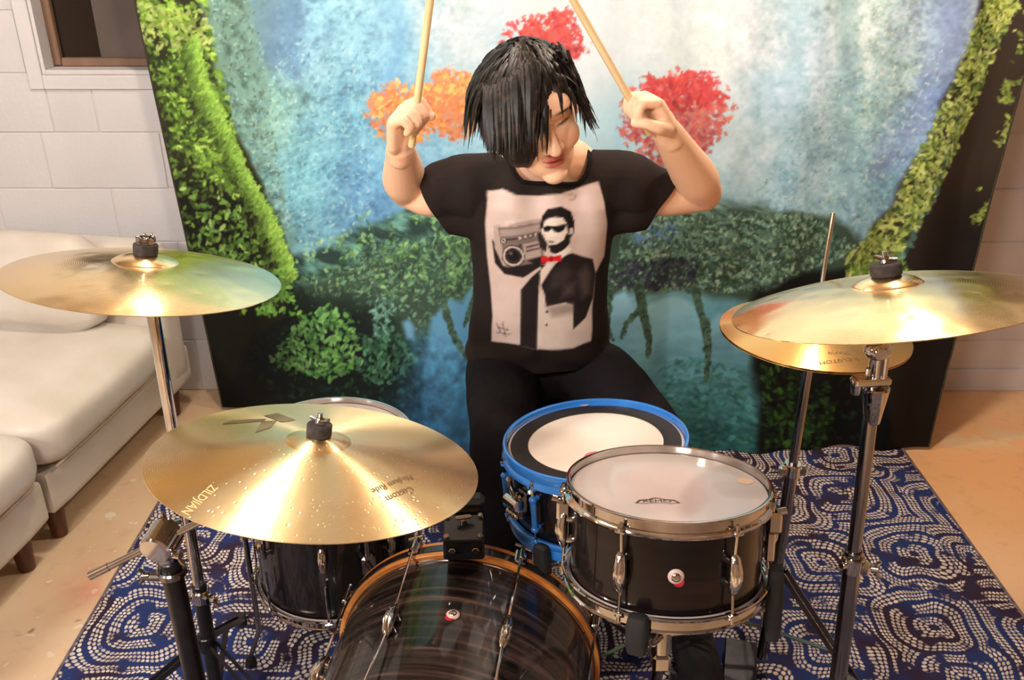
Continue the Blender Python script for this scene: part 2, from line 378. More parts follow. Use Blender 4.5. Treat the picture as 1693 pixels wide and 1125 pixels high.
rv.build('window_reveal', PAINTW, w1)
MB().box(((WX0 + WX1) / 2, WY + .045, WZ0 + .008), (WX1 - WX0 - .026, .11, .016), ch=.004).build('window_sill', PAINTW, w1)
sa = MB(); fw = .026
sa.box((WX0 + .012 + fw / 2, WY + .075, (WZ0 + WZ1) / 2), (fw, .03, WZ1 - WZ0 - .04), ch=.003).box((WX1 - .012 - fw / 2, WY + .075, (WZ0 + WZ1) / 2), (fw, .03, WZ1 - WZ0 - .04), ch=.003)
sa.box(((WX0 + WX1) / 2, WY + .075, WZ0 + .03), (WX1 - WX0 - .08, .03, fw), ch=.003).box(((WX0 + WX1) / 2, WY + .075, WZ1 - .03), (WX1 - WX0 - .08, .03, fw), ch=.003)
sa.build('window_sash', WOODB, w1)
MB().box(((WX0 + WX1) / 2, WY + .082, (WZ0 + WZ1) / 2), (WX1 - WX0 - .07, .004, WZ1 - WZ0 - .08), ch=.0005).build('window_pane', GLASSD, w1, smooth=False)
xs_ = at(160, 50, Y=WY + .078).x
MB().box(((xs_ + WX1 - .04) / 2, WY + .075, (WZ0 + WZ1) / 2), (WX1 - .04 - xs_, .006, WZ1 - WZ0 - .085), ch=.001).build('reflection_board', PANEREFL, w1, smooth=False)  # added board, its brown stands in for a reflection in the pane
MB().box((2.4, WY - .006, .045), (1.7, .012, .09), ch=.003).build('baseboard_back', PAINTW, kind='structure')

# ------------------------------------------------------------------ rug
def rug_mat():
    m, nt, b = new_mat('navy_dotted_weave'); N = nt.nodes; L = nt.links
    tc = N.new('ShaderNodeTexCoord'); P = tc.outputs['Object']
    def M_(op, a, c=None, v=None, cl=False):
        q = N.new('ShaderNodeMath'); q.operation = op; q.use_clamp = cl
        L.new(a, q.inputs[0])
        if c is not None: L.new(c, q.inputs[1])
        if v is not None: q.inputs[1].default_value = v
        return q.outputs[0]
    def vor(sc, rnd, vec=P, out='Distance', feat='F1'):
        v = N.new('ShaderNodeTexVoronoi'); v.inputs['Scale'].default_value = sc; v.inputs['Randomness'].default_value = rnd; v.feature = feat; L.new(vec, v.inputs['Vector']); return v.outputs[out]
    wn = N.new('ShaderNodeTexNoise'); wn.inputs['Scale'].default_value = 5; wn.inputs['Detail'].default_value = 2; L.new(P, wn.inputs['Vector'])
    vs = N.new('ShaderNodeVectorMath'); vs.operation = 'SCALE'; vs.inputs['Scale'].default_value = .09; L.new(wn.outputs['Color'], vs.inputs[0])
    va = N.new('ShaderNodeVectorMath'); va.operation = 'ADD'; L.new(P, va.inputs[0]); L.new(vs.outputs[0], va.inputs[1]); W = va.outputs[0]
    bv = N.new('ShaderNodeTexVoronoi'); bv.voronoi_dimensions = '2D'; bv.inputs['Scale'].default_value = 3.6; bv.inputs['Randomness'].default_value = .8; L.new(W, bv.inputs['Vector'])
    df = N.new('ShaderNodeVectorMath'); df.operation = 'SUBTRACT'; L.new(W, df.inputs[0]); L.new(bv.outputs['Position'], df.inputs[1])
    sx = N.new('ShaderNodeSeparateXYZ'); L.new(df.outputs[0], sx.inputs[0]); X_, Y_ = sx.outputs[0], sx.outputs[1]
    th = M_('ARCTAN2', Y_, X_); r_ = M_('SQRT', M_('ADD', M_('MULTIPLY', X_, X_), M_('MULTIPLY', Y_, Y_)))
    lobes = M_('ADD', M_('MULTIPLY', M_('COSINE', M_('MULTIPLY', th, v=4.0)), v=.09), v=1.0)        # four-lobed medallions woven as rings of dots
    rr = M_('DIVIDE', M_('MULTIPLY', r_, lobes), v=.0118); k = M_('FLOOR', rr); fr = M_('SUBTRACT', M_('FRACT', rr), v=.5)
    nk = M_('ROUND', M_('MULTIPLY', M_('ADD', k, v=.5), v=6.2832)); fa = M_('SUBTRACT', M_('FRACT', M_('MULTIPLY', M_('ADD', M_('DIVIDE', th, v=6.2832), v=.5), nk)), v=.5)
    dd = M_('SQRT', M_('ADD', M_('MULTIPLY', fr, fr), M_('MULTIPLY', fa, fa)))
    dot = N.new('ShaderNodeMapRange'); dot.inputs[1].default_value = .47; dot.inputs[2].default_value = .34; L.new(dd, dot.inputs[0])
    band = N.new('ShaderNodeMapRange'); band.inputs[1].default_value = .25; band.inputs[2].default_value = .30; L.new(M_('FRACT', M_('ADD', M_('MULTIPLY', k, v=.25), v=.1)), band.inputs[0])
    n2 = N.new('ShaderNodeTexNoise'); n2.inputs['Scale'].default_value = 14; n2.inputs['Detail'].default_value = 2; L.new(P, n2.inputs['Vector'])
    hole = N.new('ShaderNodeMapRange'); hole.inputs[1].default_value = .39; hole.inputs[2].default_value = .44; L.new(n2.outputs['Fac'], hole.inputs[0])
    mask = M_('MULTIPLY', M_('MULTIPLY', dot.outputs[0], band.outputs[0]), hole.outputs[0])
    dk = N.new('ShaderNodeValToRGB'); e = dk.color_ramp.elements; e[0].position = .42; e[0].color = lin((40, 52, 98)); e[1].position = .6; e[1].color = lin((50, 38, 56))
    n3 = N.new('ShaderNodeTexNoise'); n3.inputs['Scale'].default_value = 7; L.new(W, n3.inputs['Vector']); L.new(n3.outputs['Fac'], dk.inputs[0])
    lt = N.new('ShaderNodeValToRGB'); e = lt.color_ramp.elements; e[0].position = .35; e[0].color = lin((176, 162, 156)); e[1].position = .7; e[1].color = lin((224, 210, 198))
    n4 = N.new('ShaderNodeTexNoise'); n4.inputs['Scale'].default_value = 40; L.new(P, n4.inputs['Vector']); L.new(n4.outputs['Fac'], lt.inputs[0])
    mx = N.new('ShaderNodeMix'); mx.data_type = 'RGBA'; L.new(mask, mx.inputs[0]); L.new(dk.outputs[0], mx.inputs[6]); L.new(lt.outputs[0], mx.inputs[7]); L.new(mx.outputs[2], b.inputs['Base Color'])
    b.inputs['Roughness'].default_value = .95; b.inputs['Specular IOR Level'].default_value = .1
    bp = N.new('ShaderNodeBump'); bp.inputs['Strength'].default_value = .6; bp.inputs['Distance'].default_value = .004; L.new(mask, bp.inputs['Height']); L.new(bp.outputs[0], b.inputs['Normal'])
    return m
RX0, RX1, RY0, RY1, RH = -1.062, 1.29, .2, 2.555, .009
rug = thing('rug', 'navy blue area rug woven with cream dotted rings, under the whole drum kit', 'rug', ((RX0 + RX1) / 2, (RY0 + RY1) / 2, 0))
MB().box(((RX0 + RX1) / 2, (RY0 + RY1) / 2, RH / 2 + .0005), (RX1 - RX0, RY1 - RY0, RH), ch=.002).build('pile', rug_mat(), rug, world=True, smooth=False)
eb = MB(); q = [(RX0, RY0), (RX1, RY0), (RX1, RY1), (RX0, RY1), (RX0, RY0)]
for a, b_ in zip(q[:-1], q[1:]): eb.tube([(a[0], a[1], .006), (b_[0], b_[1], .006)], .0055, 8)
eb.build('edge_binding', mat('rug_binding', (120, 106, 104), .9, var=(60, (74, 66, 84))), rug, world=True)

# ------------------------------------------------------------------ printed cloth backdrop
# ---------------------------------------------------------------- painted jungle cloth (flat print) as a colour raster
def value_noise(xs, ys, seed):
    xi = np.floor(xs).astype(np.int64); yi = np.floor(ys).astype(np.int64)
    fx = xs - xi; fy = ys - yi
    fx = fx * fx * (3 - 2 * fx); fy = fy * fy * (3 - 2 * fy)
    def h(a, b):
        n = (a * 374761393 + b * 668265263 + seed * 1442695041) & 0x7fffffff
        n = ((n ^ (n >> 13)) * 1274126177) & 0x7fffffff
        n = n ^ (n >> 16)
        return (n & 0xffff) / 65535.0
    a = h(xi, yi); b = h(xi + 1, yi); c_ = h(xi, yi + 1); d_ = h(xi + 1, yi + 1)
    return (a * (1 - fx) + b * fx) * (1 - fy) + (c_ * (1 - fx) + d_ * fx) * fy

def fbm(xs, ys, scale, octs=4, seed=1, sx=1.0, sy=1.0):
    t = np.zeros_like(xs); amp = 1.0; tot = 0.0; f_ = 1.0 / scale
    for o in range(octs):
        t += amp * value_noise(xs * f_ * sx + 31.7 * o, ys * f_ * sy + 17.3 * o, seed + o)
        tot += amp; amp *= 0.55; f_ *= 2.0
    return t / tot

def poly_mask(XX, YY, pts, soft=4.0):
    # soft mask of a polygon by signed distance
    n = len(pts); inside = np.zeros(XX.shape, bool); dist = np.full(XX.shape, 1e9)
    for i in range(n):
        x0, y0 = pts[i]; x1, y1 = pts[(i + 1) % n]
        if y0 != y1:
            cond = ((y0 > YY) != (y1 > YY)) & (XX < (x1 - x0) * (YY - y0) / (y1 - y0) + x0)
            inside ^= cond
        dx, dy = x1 - x0, y1 - y0
        t = np.clip(((XX - x0) * dx + (YY - y0) * dy) / (dx * dx + dy * dy + 1e-9), 0, 1)
        dist = np.minimum(dist, (XX - x0 - t * dx) ** 2 + (YY - y0 - t * dy) ** 2)
    d_ = np.sqrt(dist) * np.where(inside, 1, -1)
    return np.clip(d_ / soft * 0.5 + 0.5, 0, 1)

PX0, PX1, PY0, PY1 = 150, 1800, -460, 800

def paint_jungle():
    rng = np.random.RandomState(5)
    W_, H_ = PX1 - PX0, PY1 - PY0
    YY, XX = np.mgrid[PY0:PY1, PX0:PX1].astype(float)
    wx = XX + 40 * (fbm(XX, YY, 70, 3, 11) - .5); wy = YY + 40 * (fbm(XX, YY, 70, 3, 12) - .5)
    pts = [  # x, y, r, g, b : broad colours of the print
        (260, 0, 110, 150, 70), (300, 120, 90, 110, 60), (400, 20, 120, 150, 130), (440, 200, 130, 180, 160), (500, 60, 120, 165, 190),
        (560, 40, 140, 195, 220), (640, 100, 130, 185, 220), (560, 200, 120, 180, 205), (500, 300, 110, 175, 190), (600, 320, 120, 175, 215),
        (740, 60, 190, 220, 225), (740, 220, 150, 200, 225), (850, -60, 210, 230, 228), (960, 60, 215, 232, 228), (1060, 40, 214, 232, 225), (1160, 90, 210, 230, 222),
        (1000, 250, 170, 210, 220), (1250, 60, 205, 226, 225), (1300, 150, 170, 208, 225), (1330, 60, 185, 214, 225), (1240, 250, 195, 222, 222), (1330, 280, 150, 195, 215),
        (1420, 40, 175, 200, 190), (1430, 180, 150, 190, 185), (1490, 120, 170, 198, 190), (1400, 300, 140, 185, 195), (1470, 320, 120, 165, 185),
        (1560, 60, 150, 170, 195), (1540, 160, 115, 140, 185), (1500, 250, 130, 160, 195), (1480, -200, 165, 190, 180), (800, -350, 190, 215, 215),
        (400, -300, 100, 140, 120), (1200, -350, 180, 205, 210), (700, -150, 170, 205, 215), (560, 560, 40, 60, 45), (700, 560, 60, 100, 110),
        (760, 600, 95, 150, 175), (700, 680, 35, 80, 100), (640, 650, 30, 70, 70), (1050, 560, 130, 185, 195), (1150, 600, 105, 165, 180), (1220, 580, 85, 150, 160),
        (1080, 660, 75, 135, 140), (1180, 700, 45, 100, 95), (900, 650, 60, 100, 110), (1100, 400, 100, 140, 120)]
    num = np.zeros((H_, W_, 3)); den = np.zeros((H_, W_))
    for x, y, r, g, b in pts:
        w = 1.0 / ((wx - x) ** 2 + (wy - y) ** 2 + 900.) ** 1.6
        num += w[..., None] * np.array([r, g, b]); den += w
    img = num / den[..., None]
    # misty mottling and light rays
    n1 = fbm(wx, wy, 26, 4, 3); n2 = fbm(XX, YY, 120, 4, 4, 1.6, .35); n3 = fbm(XX, YY, 7, 3, 8)
    edge = np.clip(np.abs(XX - 980) / 420., 0, 1) ** 1.5
    img *= (1 + ((n1 - .5) * .55 + (n3 - .5) * .45)[..., None] * (0.10 + .9 * edge)[..., None])
    img *= (1 + (n2 - .5)[..., None] * np.array([.30, .2, .12]) * 1.3)
    # far trunks in the mist
    def blend(m, col, k=1.0):
        nonlocal img
        m = (m * k)[..., None]; img = img * (1 - m) + np.array(col, float) * m
    blend(poly_mask(wx, YY, [(340, -460), (440, -460), (430, 60), (455, 240), (505, 420), (440, 420), (380, 230), (345, 60)], 10), (125, 165, 148), .75)
    rock = poly_mask(wx, wy, [(350, -460), (415, -460), (412, 60), (440, 200), (490, 400), (420, 330), (370, 200)], 10)
    img *= 1 - (rock * np.clip((fbm(XX, YY, 14, 3, 21) - .45) * 3, 0, 1) * .35)[..., None]
    blend(poly_mask(wx, YY, [(645, -460), (690, -460), (668, 170), (640, 170)], 16), (110, 165, 215), .55)
    blend(poly_mask(wx, wy, [(415, -100), (480, -60), (505, 60), (495, 130), (450, 110), (420, 40)], 10), (95, 130, 160), .6)
    blend(poly_mask(wx, YY, [(1300, -460), (1322, -460), (1312, 230), (1298, 230)], 9), (150, 185, 200), .5)
    blend(poly_mask(wx, YY, [(1400, -460), (1440, -460), (1410, 330), (1385, 330)], 12), (130, 160, 165), .55)
    blend(poly_mask(wx, wy, [(1640, -460), (1720, -460), (1600, 20), (1560, 120), (1520, 210), (1470, 300), (1440, 300), (1500, 200), (1545, 60), (1575, -40)], 8), (128, 146, 180), .6)
    # fern-like pale strokes and specks
    yyf = np.clip(1 - np.abs(YY - 300) / 160., 0, 1) * np.clip((620 - XX) / 120., 0, 1)
    img += (np.clip(np.sin(XX * .16 + YY * .42 + 9 * n1) - .55, 0, 1) * yyf * 60)[..., None] * np.array([.6, 1, 1])
    def stamp(x, y, L, w, ang, col, op=1.0):
        R = int(L + 2); xi, yi = int(x - PX0), int(y - PY0)
        if xi < R or yi < R or xi >= W_ - R or yi >= H_ - R: return
        gy, gx = np.mgrid[-R:R + 1, -R:R + 1]
        ca, sa = math.cos(ang), math.sin(ang)
        u = (gx * ca + gy * sa) / L; v = (-gx * sa + gy * ca) / w
        m = np.clip((1 - (u * u + v * v)) * 2.5, 0, 1) * op
        s = img[yi - R:yi + R + 1, xi - R:xi + R + 1]
        s *= (1 - m[..., None]); s += m[..., None] * np.array(col)
    def leaves(poly, n, cols, L=(5, 9), op=.85, ang=None, vary=.25, clump=0.0):
        P = np.array(poly, float); x0, y0 = P.min(0); x1, y1 = P.max(0); k = 0; tries = 0
        while k < n and tries < n * 12:
            tries += 1
            x = rng.uniform(x0, x1); y = rng.uniform(y0, y1)
            ins = False
            for i in range(len(P)):
                xa, ya = P[i]; xb, yb = P[(i + 1) % len(P)]
                if (ya > y) != (yb > y) and x < (xb - xa) * (y - ya) / (yb - ya) + xa: ins = not ins
            if not ins: continue
            if clump:
                q = n1[int(min(max(y - PY0, 0), H_ - 1)), int(min(max(x - PX0, 0), W_ - 1))]
                if q < clump: continue
            c0 = np.array(cols[rng.randint(len(cols))], float) * rng.uniform(1 - vary, 1 + vary)
            l = rng.uniform(*L)
            stamp(x, y, l, l * rng.uniform(.35, .55), rng.uniform(0, 6.28) if ang is None else ang + rng.normal(0, .6), c0, op); k += 1
    # misty shrubs
    leaves([(470, 60), (640, 90), (620, 340), (500, 400), (400, 250)], 900, [(150, 200, 205), (90, 150, 175), (170, 215, 210), (110, 170, 190)], (2.5, 5), .55)
    leaves([(1330, 150), (1560, 60), (1500, 400), (1230, 350), (1280, 260)], 1300, [(165, 205, 200), (110, 155, 175), (190, 215, 200), (130, 175, 170)], (2.5, 5), .5)
    leaves([(1400, -200), (1530, -200), (1520, 150), (1420, 200)], 700, [(195, 210, 190), (150, 185, 160)], (3, 5), .5)
    leaves([(350, -460), (430, -460), (440, 150), (500, 400), (400, 330), (350, 120)], 1300, [(150, 195, 165), (95, 130, 110), (120, 170, 150), (90, 95, 70)], (2.5, 5), .6)
    # clumps of autumn foliage on the far bank, where the print is orange and red
    def crown(cx, cy, rx, ry, base, cols, n, trunk=None):
        if trunk:
            for t in np.linspace(0, 1, 60): stamp(cx + trunk * t * t + 3 * math.sin(7 * t), cy + (348 - cy) * t, 8 - 3 * t, 6, 1.5, np.array((120, 82, 62)) * (1 + .2 * math.sin(40 * t)), .8)
        q = ((XX - cx) / rx) ** 2 + ((YY - cy) / ry) ** 2
        blend(np.clip((1.0 - q + (n1 - .5) * 2.2 + (n3 - .5) * 1.6) * 3, 0, 1), base, .85)
        for k in range(n):
            a = rng.uniform(0, 6.283); r = math.sqrt(rng.uniform(0, 1)) * rng.uniform(.9, 1.12)
            l = rng.uniform(4, 8)
            stamp(cx + rx * r * math.cos(a), cy + ry * r * math.sin(a), l, l * .5, rng.uniform(0, 6.28), np.array(cols[rng.randint(len(cols))], float) * rng.uniform(.85, 1.12) * (1.06 - .18 * math.sin(a) * r), .75)
    OR = [(238, 150, 78), (225, 125, 75), (205, 112, 75), (244, 172, 95)]
    RD = [(190, 62, 60), (208, 84, 72), (172, 60, 66)]
    MA = [(192, 92, 80), (172, 82, 76), (206, 112, 90), (160, 75, 82)]
    crown(668, 188, 58, 52, (218, 132, 86), OR, 260, 8)
    crown(752, 172, 56, 56, (214, 128, 84), OR, 240)
    crown(900, 66, 66, 48, (186, 70, 66), RD, 250, 10)
    crown(1112, 196, 88, 70, (176, 94, 84), MA, 420, 12)
    crown(1128, 150, 62, 34, (186, 66, 68), RD, 110)
    # the big leaning log, mossy, and its hanging roots
    log = [(430, 470), (470, 430), (560, 395), (660, 355), (760, 340), (850, 330), (1000, 345), (1100, 345), (1250, 345), (1330, 350), (1430, 400), (1440, 560), (1300, 560),
           (1240, 500), (1130, 490), (1050, 470), (1000, 500), (880, 470), (780, 500), (720, 560), (600, 560), (480, 600), (350, 760), (340, 480)]
    blend(poly_mask(wx, wy, log, 6), (58, 78, 62), 1)
    m = poly_mask(wx, wy, [(440, 450), (560, 390), (660, 350), (780, 335), (850, 335), (820, 380), (700, 400), (600, 430), (470, 480)], 8)
    bark = np.clip((fbm(XX + YY * .4, YY * 1.0 - XX * .35, 13, 3, 31, .45, 1.6) - .35) * 2.2, 0, 1)
    img = img * (1 - m[..., None]) + m[..., None] * (np.array([95, 145, 130]) * (0.45 + .75 * bark)[..., None])
    m = poly_mask(wx, wy, [(1040, 335), (1150, 325), (1260, 340), (1300, 400), (1200, 420), (1040, 440)], 12)
    img = img * (1 - m[..., None]) + m[..., None] * (np.array([120, 160, 140]) * (0.5 + .7 * bark)[..., None])
    blend(poly_mask(wx, wy, [(1035, 375), (1075, 358), (1115, 370), (1118, 398), (1080, 408), (1045, 400)], 14), (100, 150, 215), .9)
    leaves([(440, 470), (600, 420), (780, 360), (800, 480), (720, 500), (500, 480)], 700, [(80, 120, 85), (110, 160, 120), (50, 75, 60), (130, 170, 110)], (3, 6), .7)
    leaves([(1030, 360), (1330, 350), (1420, 410), (1260, 480), (1150, 490), (1010, 470)], 2600, [(115, 150, 120), (70, 100, 75), (150, 180, 150), (45, 65, 50), (85, 125, 110)], (2.5, 6), .75)
    leaves([(990, 440), (1060, 425), (1160, 432), (1150, 470), (1090, 480), (1000, 470)], 220, [(40, 40, 62), (55, 50, 70), (35, 50, 45)], (4, 8), .7)
    leaves([(560, 420), (800, 360), (1010, 360), (1010, 500), (800, 490), (700, 560), (600, 540)], 1100, [(60, 92, 66), (40, 62, 48), (90, 125, 95), (105, 150, 120)], (3, 7), .7)
    # dark undergrowth bottom left
    blend(poly_mask(wx, wy, [(300, 470), (480, 470), (640, 520), (720, 640), (760, 760), (760, 800), (200, 800), (200, 470)], 26), (14, 24, 20), .97)
    leaves([(380, 480), (470, 470), (760, 560), (740, 680), (560, 720), (380, 600)], 600, [(30, 55, 35), (40, 75, 45), (20, 40, 30)], (3, 7), .7)
    leaves([(450, 590), (500, 520), (545, 495), (585, 530), (600, 600), (560, 620), (470, 610)], 420, [(85, 140, 65), (110, 165, 85), (60, 105, 55), (130, 180, 105)], (4, 7.5), .85)
    leaves([(600, 560), (650, 540), (690, 600), (640, 640), (590, 620)], 220, [(60, 110, 75), (80, 130, 95), (45, 85, 60)], (4, 7), .8)
    leaves([(610, 500), (650, 490), (655, 550), (620, 560)], 80, [(110, 155, 135), (70, 115, 95)], (4, 6), .8)
    leaves([(560, 360), (790, 350), (760, 480), (640, 480), (560, 440)], 350, [(110, 160, 90), (70, 105, 70), (140, 185, 120)], (3.5, 6), .7, clump=.5)
    # water seen under the log
    blend(poly_mask(wx * .5 + XX * .5, wy, [(715, 520), (735, 500), (770, 505), (800, 470), (800, 760), (690, 760), (700, 640)], 5), (92, 150, 182), .95)
    blend(poly_mask(XX, YY, [(664, 535), (676, 530), (686, 545), (684, 565), (672, 562)], 4), (110, 165, 195), .9)
    wt = poly_mask(wx * .3 + XX * .7, wy, [(1000, 490), (1030, 475), (1045, 500), (1052, 530), (1062, 500), (1100, 498), (1150, 515), (1165, 560), (1180, 530), (1195, 520), (1260, 540), (1280, 800), (980, 800), (980, 520)], 5)
    grad = np.clip((YY - 500) / 220., 0, 1)[..., None]
    wcol = (np.array([140, 192, 205]) * (1 - grad) + np.array([48, 105, 108]) * grad)
    rip = ((fbm(XX, YY, 16, 3, 41, .6, 1.5) - .5) * .7 * grad[..., 0] + (fbm(XX, YY, 60, 3, 44) - .5) * .3)
    wcol = wcol * (1 + rip)[..., None]
    img = img * (1 - wt[..., None]) + wt[..., None] * wcol
    gl = poly_mask(XX, YY, [(700, 560), (800, 560), (800, 800), (640, 800), (640, 690)], 30)
    img = img * (1 - gl[..., None] * .75) + gl[..., None] * .75 * ((np.array([85, 145, 175]) * (1 - grad) + np.array([22, 62, 90]) * grad) * (1 + 1.2 * (fbm(XX, YY, 13, 3, 47) - .5))[..., None])
    leaves([(1030, 640), (1140, 590), (1245, 620), (1250, 760), (1060, 760)], 800, [(60, 125, 120), (90, 150, 145), (40, 90, 85), (50, 105, 80)], (4, 9), .45, ang=0)
    # roots hanging into the water
    for path, w0 in (([(1150, 480), (1165, 540), (1172, 600), (1168, 632)], 9), ([(1168, 530), (1175, 575), (1171, 628)], 5), ([(1055, 470), (1064, 520), (1072, 560), (1070, 585)], 11),
                     ([(1060, 500), (1035, 530), (1026, 555)], 5), ([(1010, 470), (1004, 540), (1012, 560)], 6), ([(735, 500), (748, 545), (762, 575), (775, 600)], 7), ([(790, 480), (775, 520), (768, 540)], 6)):
        for i in range(len(path) - 1):
            for t in np.linspace(0, 1, 30):
                x = path[i][0] * (1 - t) + path[i + 1][0] * t + rng.normal(0, 1.2); y = path[i][1] * (1 - t) + path[i + 1][1] * t
                ww = w0 * (1 - .75 * (i + t) / (len(path) - 1)); stamp(x, y, ww + 1, ww * .7 + 1, 1.5, np.array((62, 85, 68)) * rng.uniform(.6, 1.5), .8)
    # dark bottom right with ferns
    blend(poly_mask(wx, wy, [(1250, 470), (1420, 430), (1800, 430), (1800, 800), (1245, 800), (1238, 560)], 8), (12, 16, 14), 1)
    leaves([(1255, 560), (1300, 530), (1350, 570), (1380, 680), (1350, 745), (1262, 735)], 420, [(42, 80, 30), (66, 112, 40), (24, 50, 26), (24, 44, 24)], (4, 9), .65, ang=.6, clump=.4)
    leaves([(1340, 560), (1560, 520), (1540, 720), (1350, 730)], 160, [(22, 45, 25), (30, 60, 40)], (4, 8), .6)
    # right hand mossy trunk: pale yellow-green leaves inside, dark bark outside
    R = [(1800, -460), (1800, 800), (1500, 800), (1440, 600), (1400, 430), (1480, 330), (1545, 190), (1590, 90), (1640, -30), (1690, -460)]
    blend(poly_mask(wx * .5 + XX * .5, wy, R, 6), (52, 42, 32), 1)
    img *= 1 - .55 * (poly_mask(XX, YY, [(1440, 470), (1560, 330), (1800, 350), (1800, 800), (1440, 800)], 60))[..., None]
    leaves([(1590, 150), (1605, 180), (1540, 330), (1480, 440), (1470, 420), (1530, 320)], 170, [(90, 130, 115), (70, 105, 95)], (4, 8), .7)
    leaves([(1650, -60), (1690, 0), (1640, 110), (1585, 240), (1530, 340), (1470, 440), (1400, 470), (1395, 425), (1470, 350), (1540, 200), (1590, 90)], 1500,
           [(165, 180, 90), (140, 160, 75), (185, 200, 120), (105, 130, 55), (70, 90, 40)], (4, 8), .85)
    leaves([(1650, -300), (1760, -300), (1690, 60), (1640, 60)], 500, [(170, 185, 85), (130, 150, 60), (200, 205, 110)], (4, 8), .85, clump=.48)
    leaves([(1640, 200), (1690, 60), (1700, 150), (1620, 420), (1600, 420)], 170, [(140, 160, 70), (110, 125, 60)], (3, 6), .8, clump=.5)
    leaves([(1400, 440), (1480, 420), (1520, 470), (1440, 480)], 140, [(90, 130, 50), (120, 150, 70)], (4, 7), .8)
    # left mossy trunk: dark inside, bright lime tufts along its inner edge
    L_ = [(150, -460), (300, -460), (310, -60), (345, 60), (375, 190), (430, 290), (490, 420), (470, 520), (420, 560), (300, 800), (150, 800)]
    blend(poly_mask(wx * .5 + XX * .5, wy, L_, 5), (44, 44, 26), 1)
    img *= 1 - .6 * poly_mask(XX, YY, [(280, 300), (400, 300), (470, 470), (470, 800), (200, 800)], 50)[..., None]
    leaves([(200, -300), (320, -300), (350, 60), (400, 260), (390, 330), (290, 240), (230, 0)], 2300, [(110, 150, 50), (150, 195, 70), (80, 110, 40), (60, 80, 30), (165, 210, 90)], (4, 9), .8, ang=.5, clump=.42)
    leaves([(235, 60), (340, 60), (380, 200), (440, 330), (480, 440), (470, 500), (400, 520), (310, 400)], 900, [(88, 122, 44), (62, 86, 34), (40, 54, 24), (120, 160, 62)], (4, 8), .75)
    leaves([(225, 0), (345, 20), (350, 80), (240, 80)], 160, [(140, 165, 70), (165, 185, 100)], (4, 8), .8)
    leaves([(300, 300), (390, 330), (460, 480), (470, 540), (330, 480)], 130, [(105, 150, 60), (150, 190, 100), (80, 120, 50)], (4, 8), .85, clump=.5)
    for t in np.linspace(0, 1, 1500):
        px_ = np.interp(t, [0, .2, .35, .55, .75, 1], [325, 346, 366, 408, 452, 492]); py_ = np.interp(t, [0, .2, .35, .55, .75, 1], [60, 150, 190, 280, 350, 455])
        o = abs(rng.normal(0, 13)); k = np.clip(1 - o / 50, .4, 1)
        stamp(px_ - o * .8 + rng.normal(0, 2), py_ + o * .55, rng.uniform(5, 10), rng.uniform(1.6, 3), -.9 + rng.normal(0, .45), np.array((168, 225, 90)) * k * rng.uniform(.7, 1.12), .85)
    leaves([(410, 470), (470, 440), (500, 520), (430, 520)], 120, [(120, 175, 70), (90, 140, 60)], (4, 8), .8)
    leaves([(620, 345), (560, 380), (500, 400), (490, 440), (560, 410)], 60, [(150, 200, 140)], (3, 6), .6)
    return np.clip(img, 0, 255) / 255.0

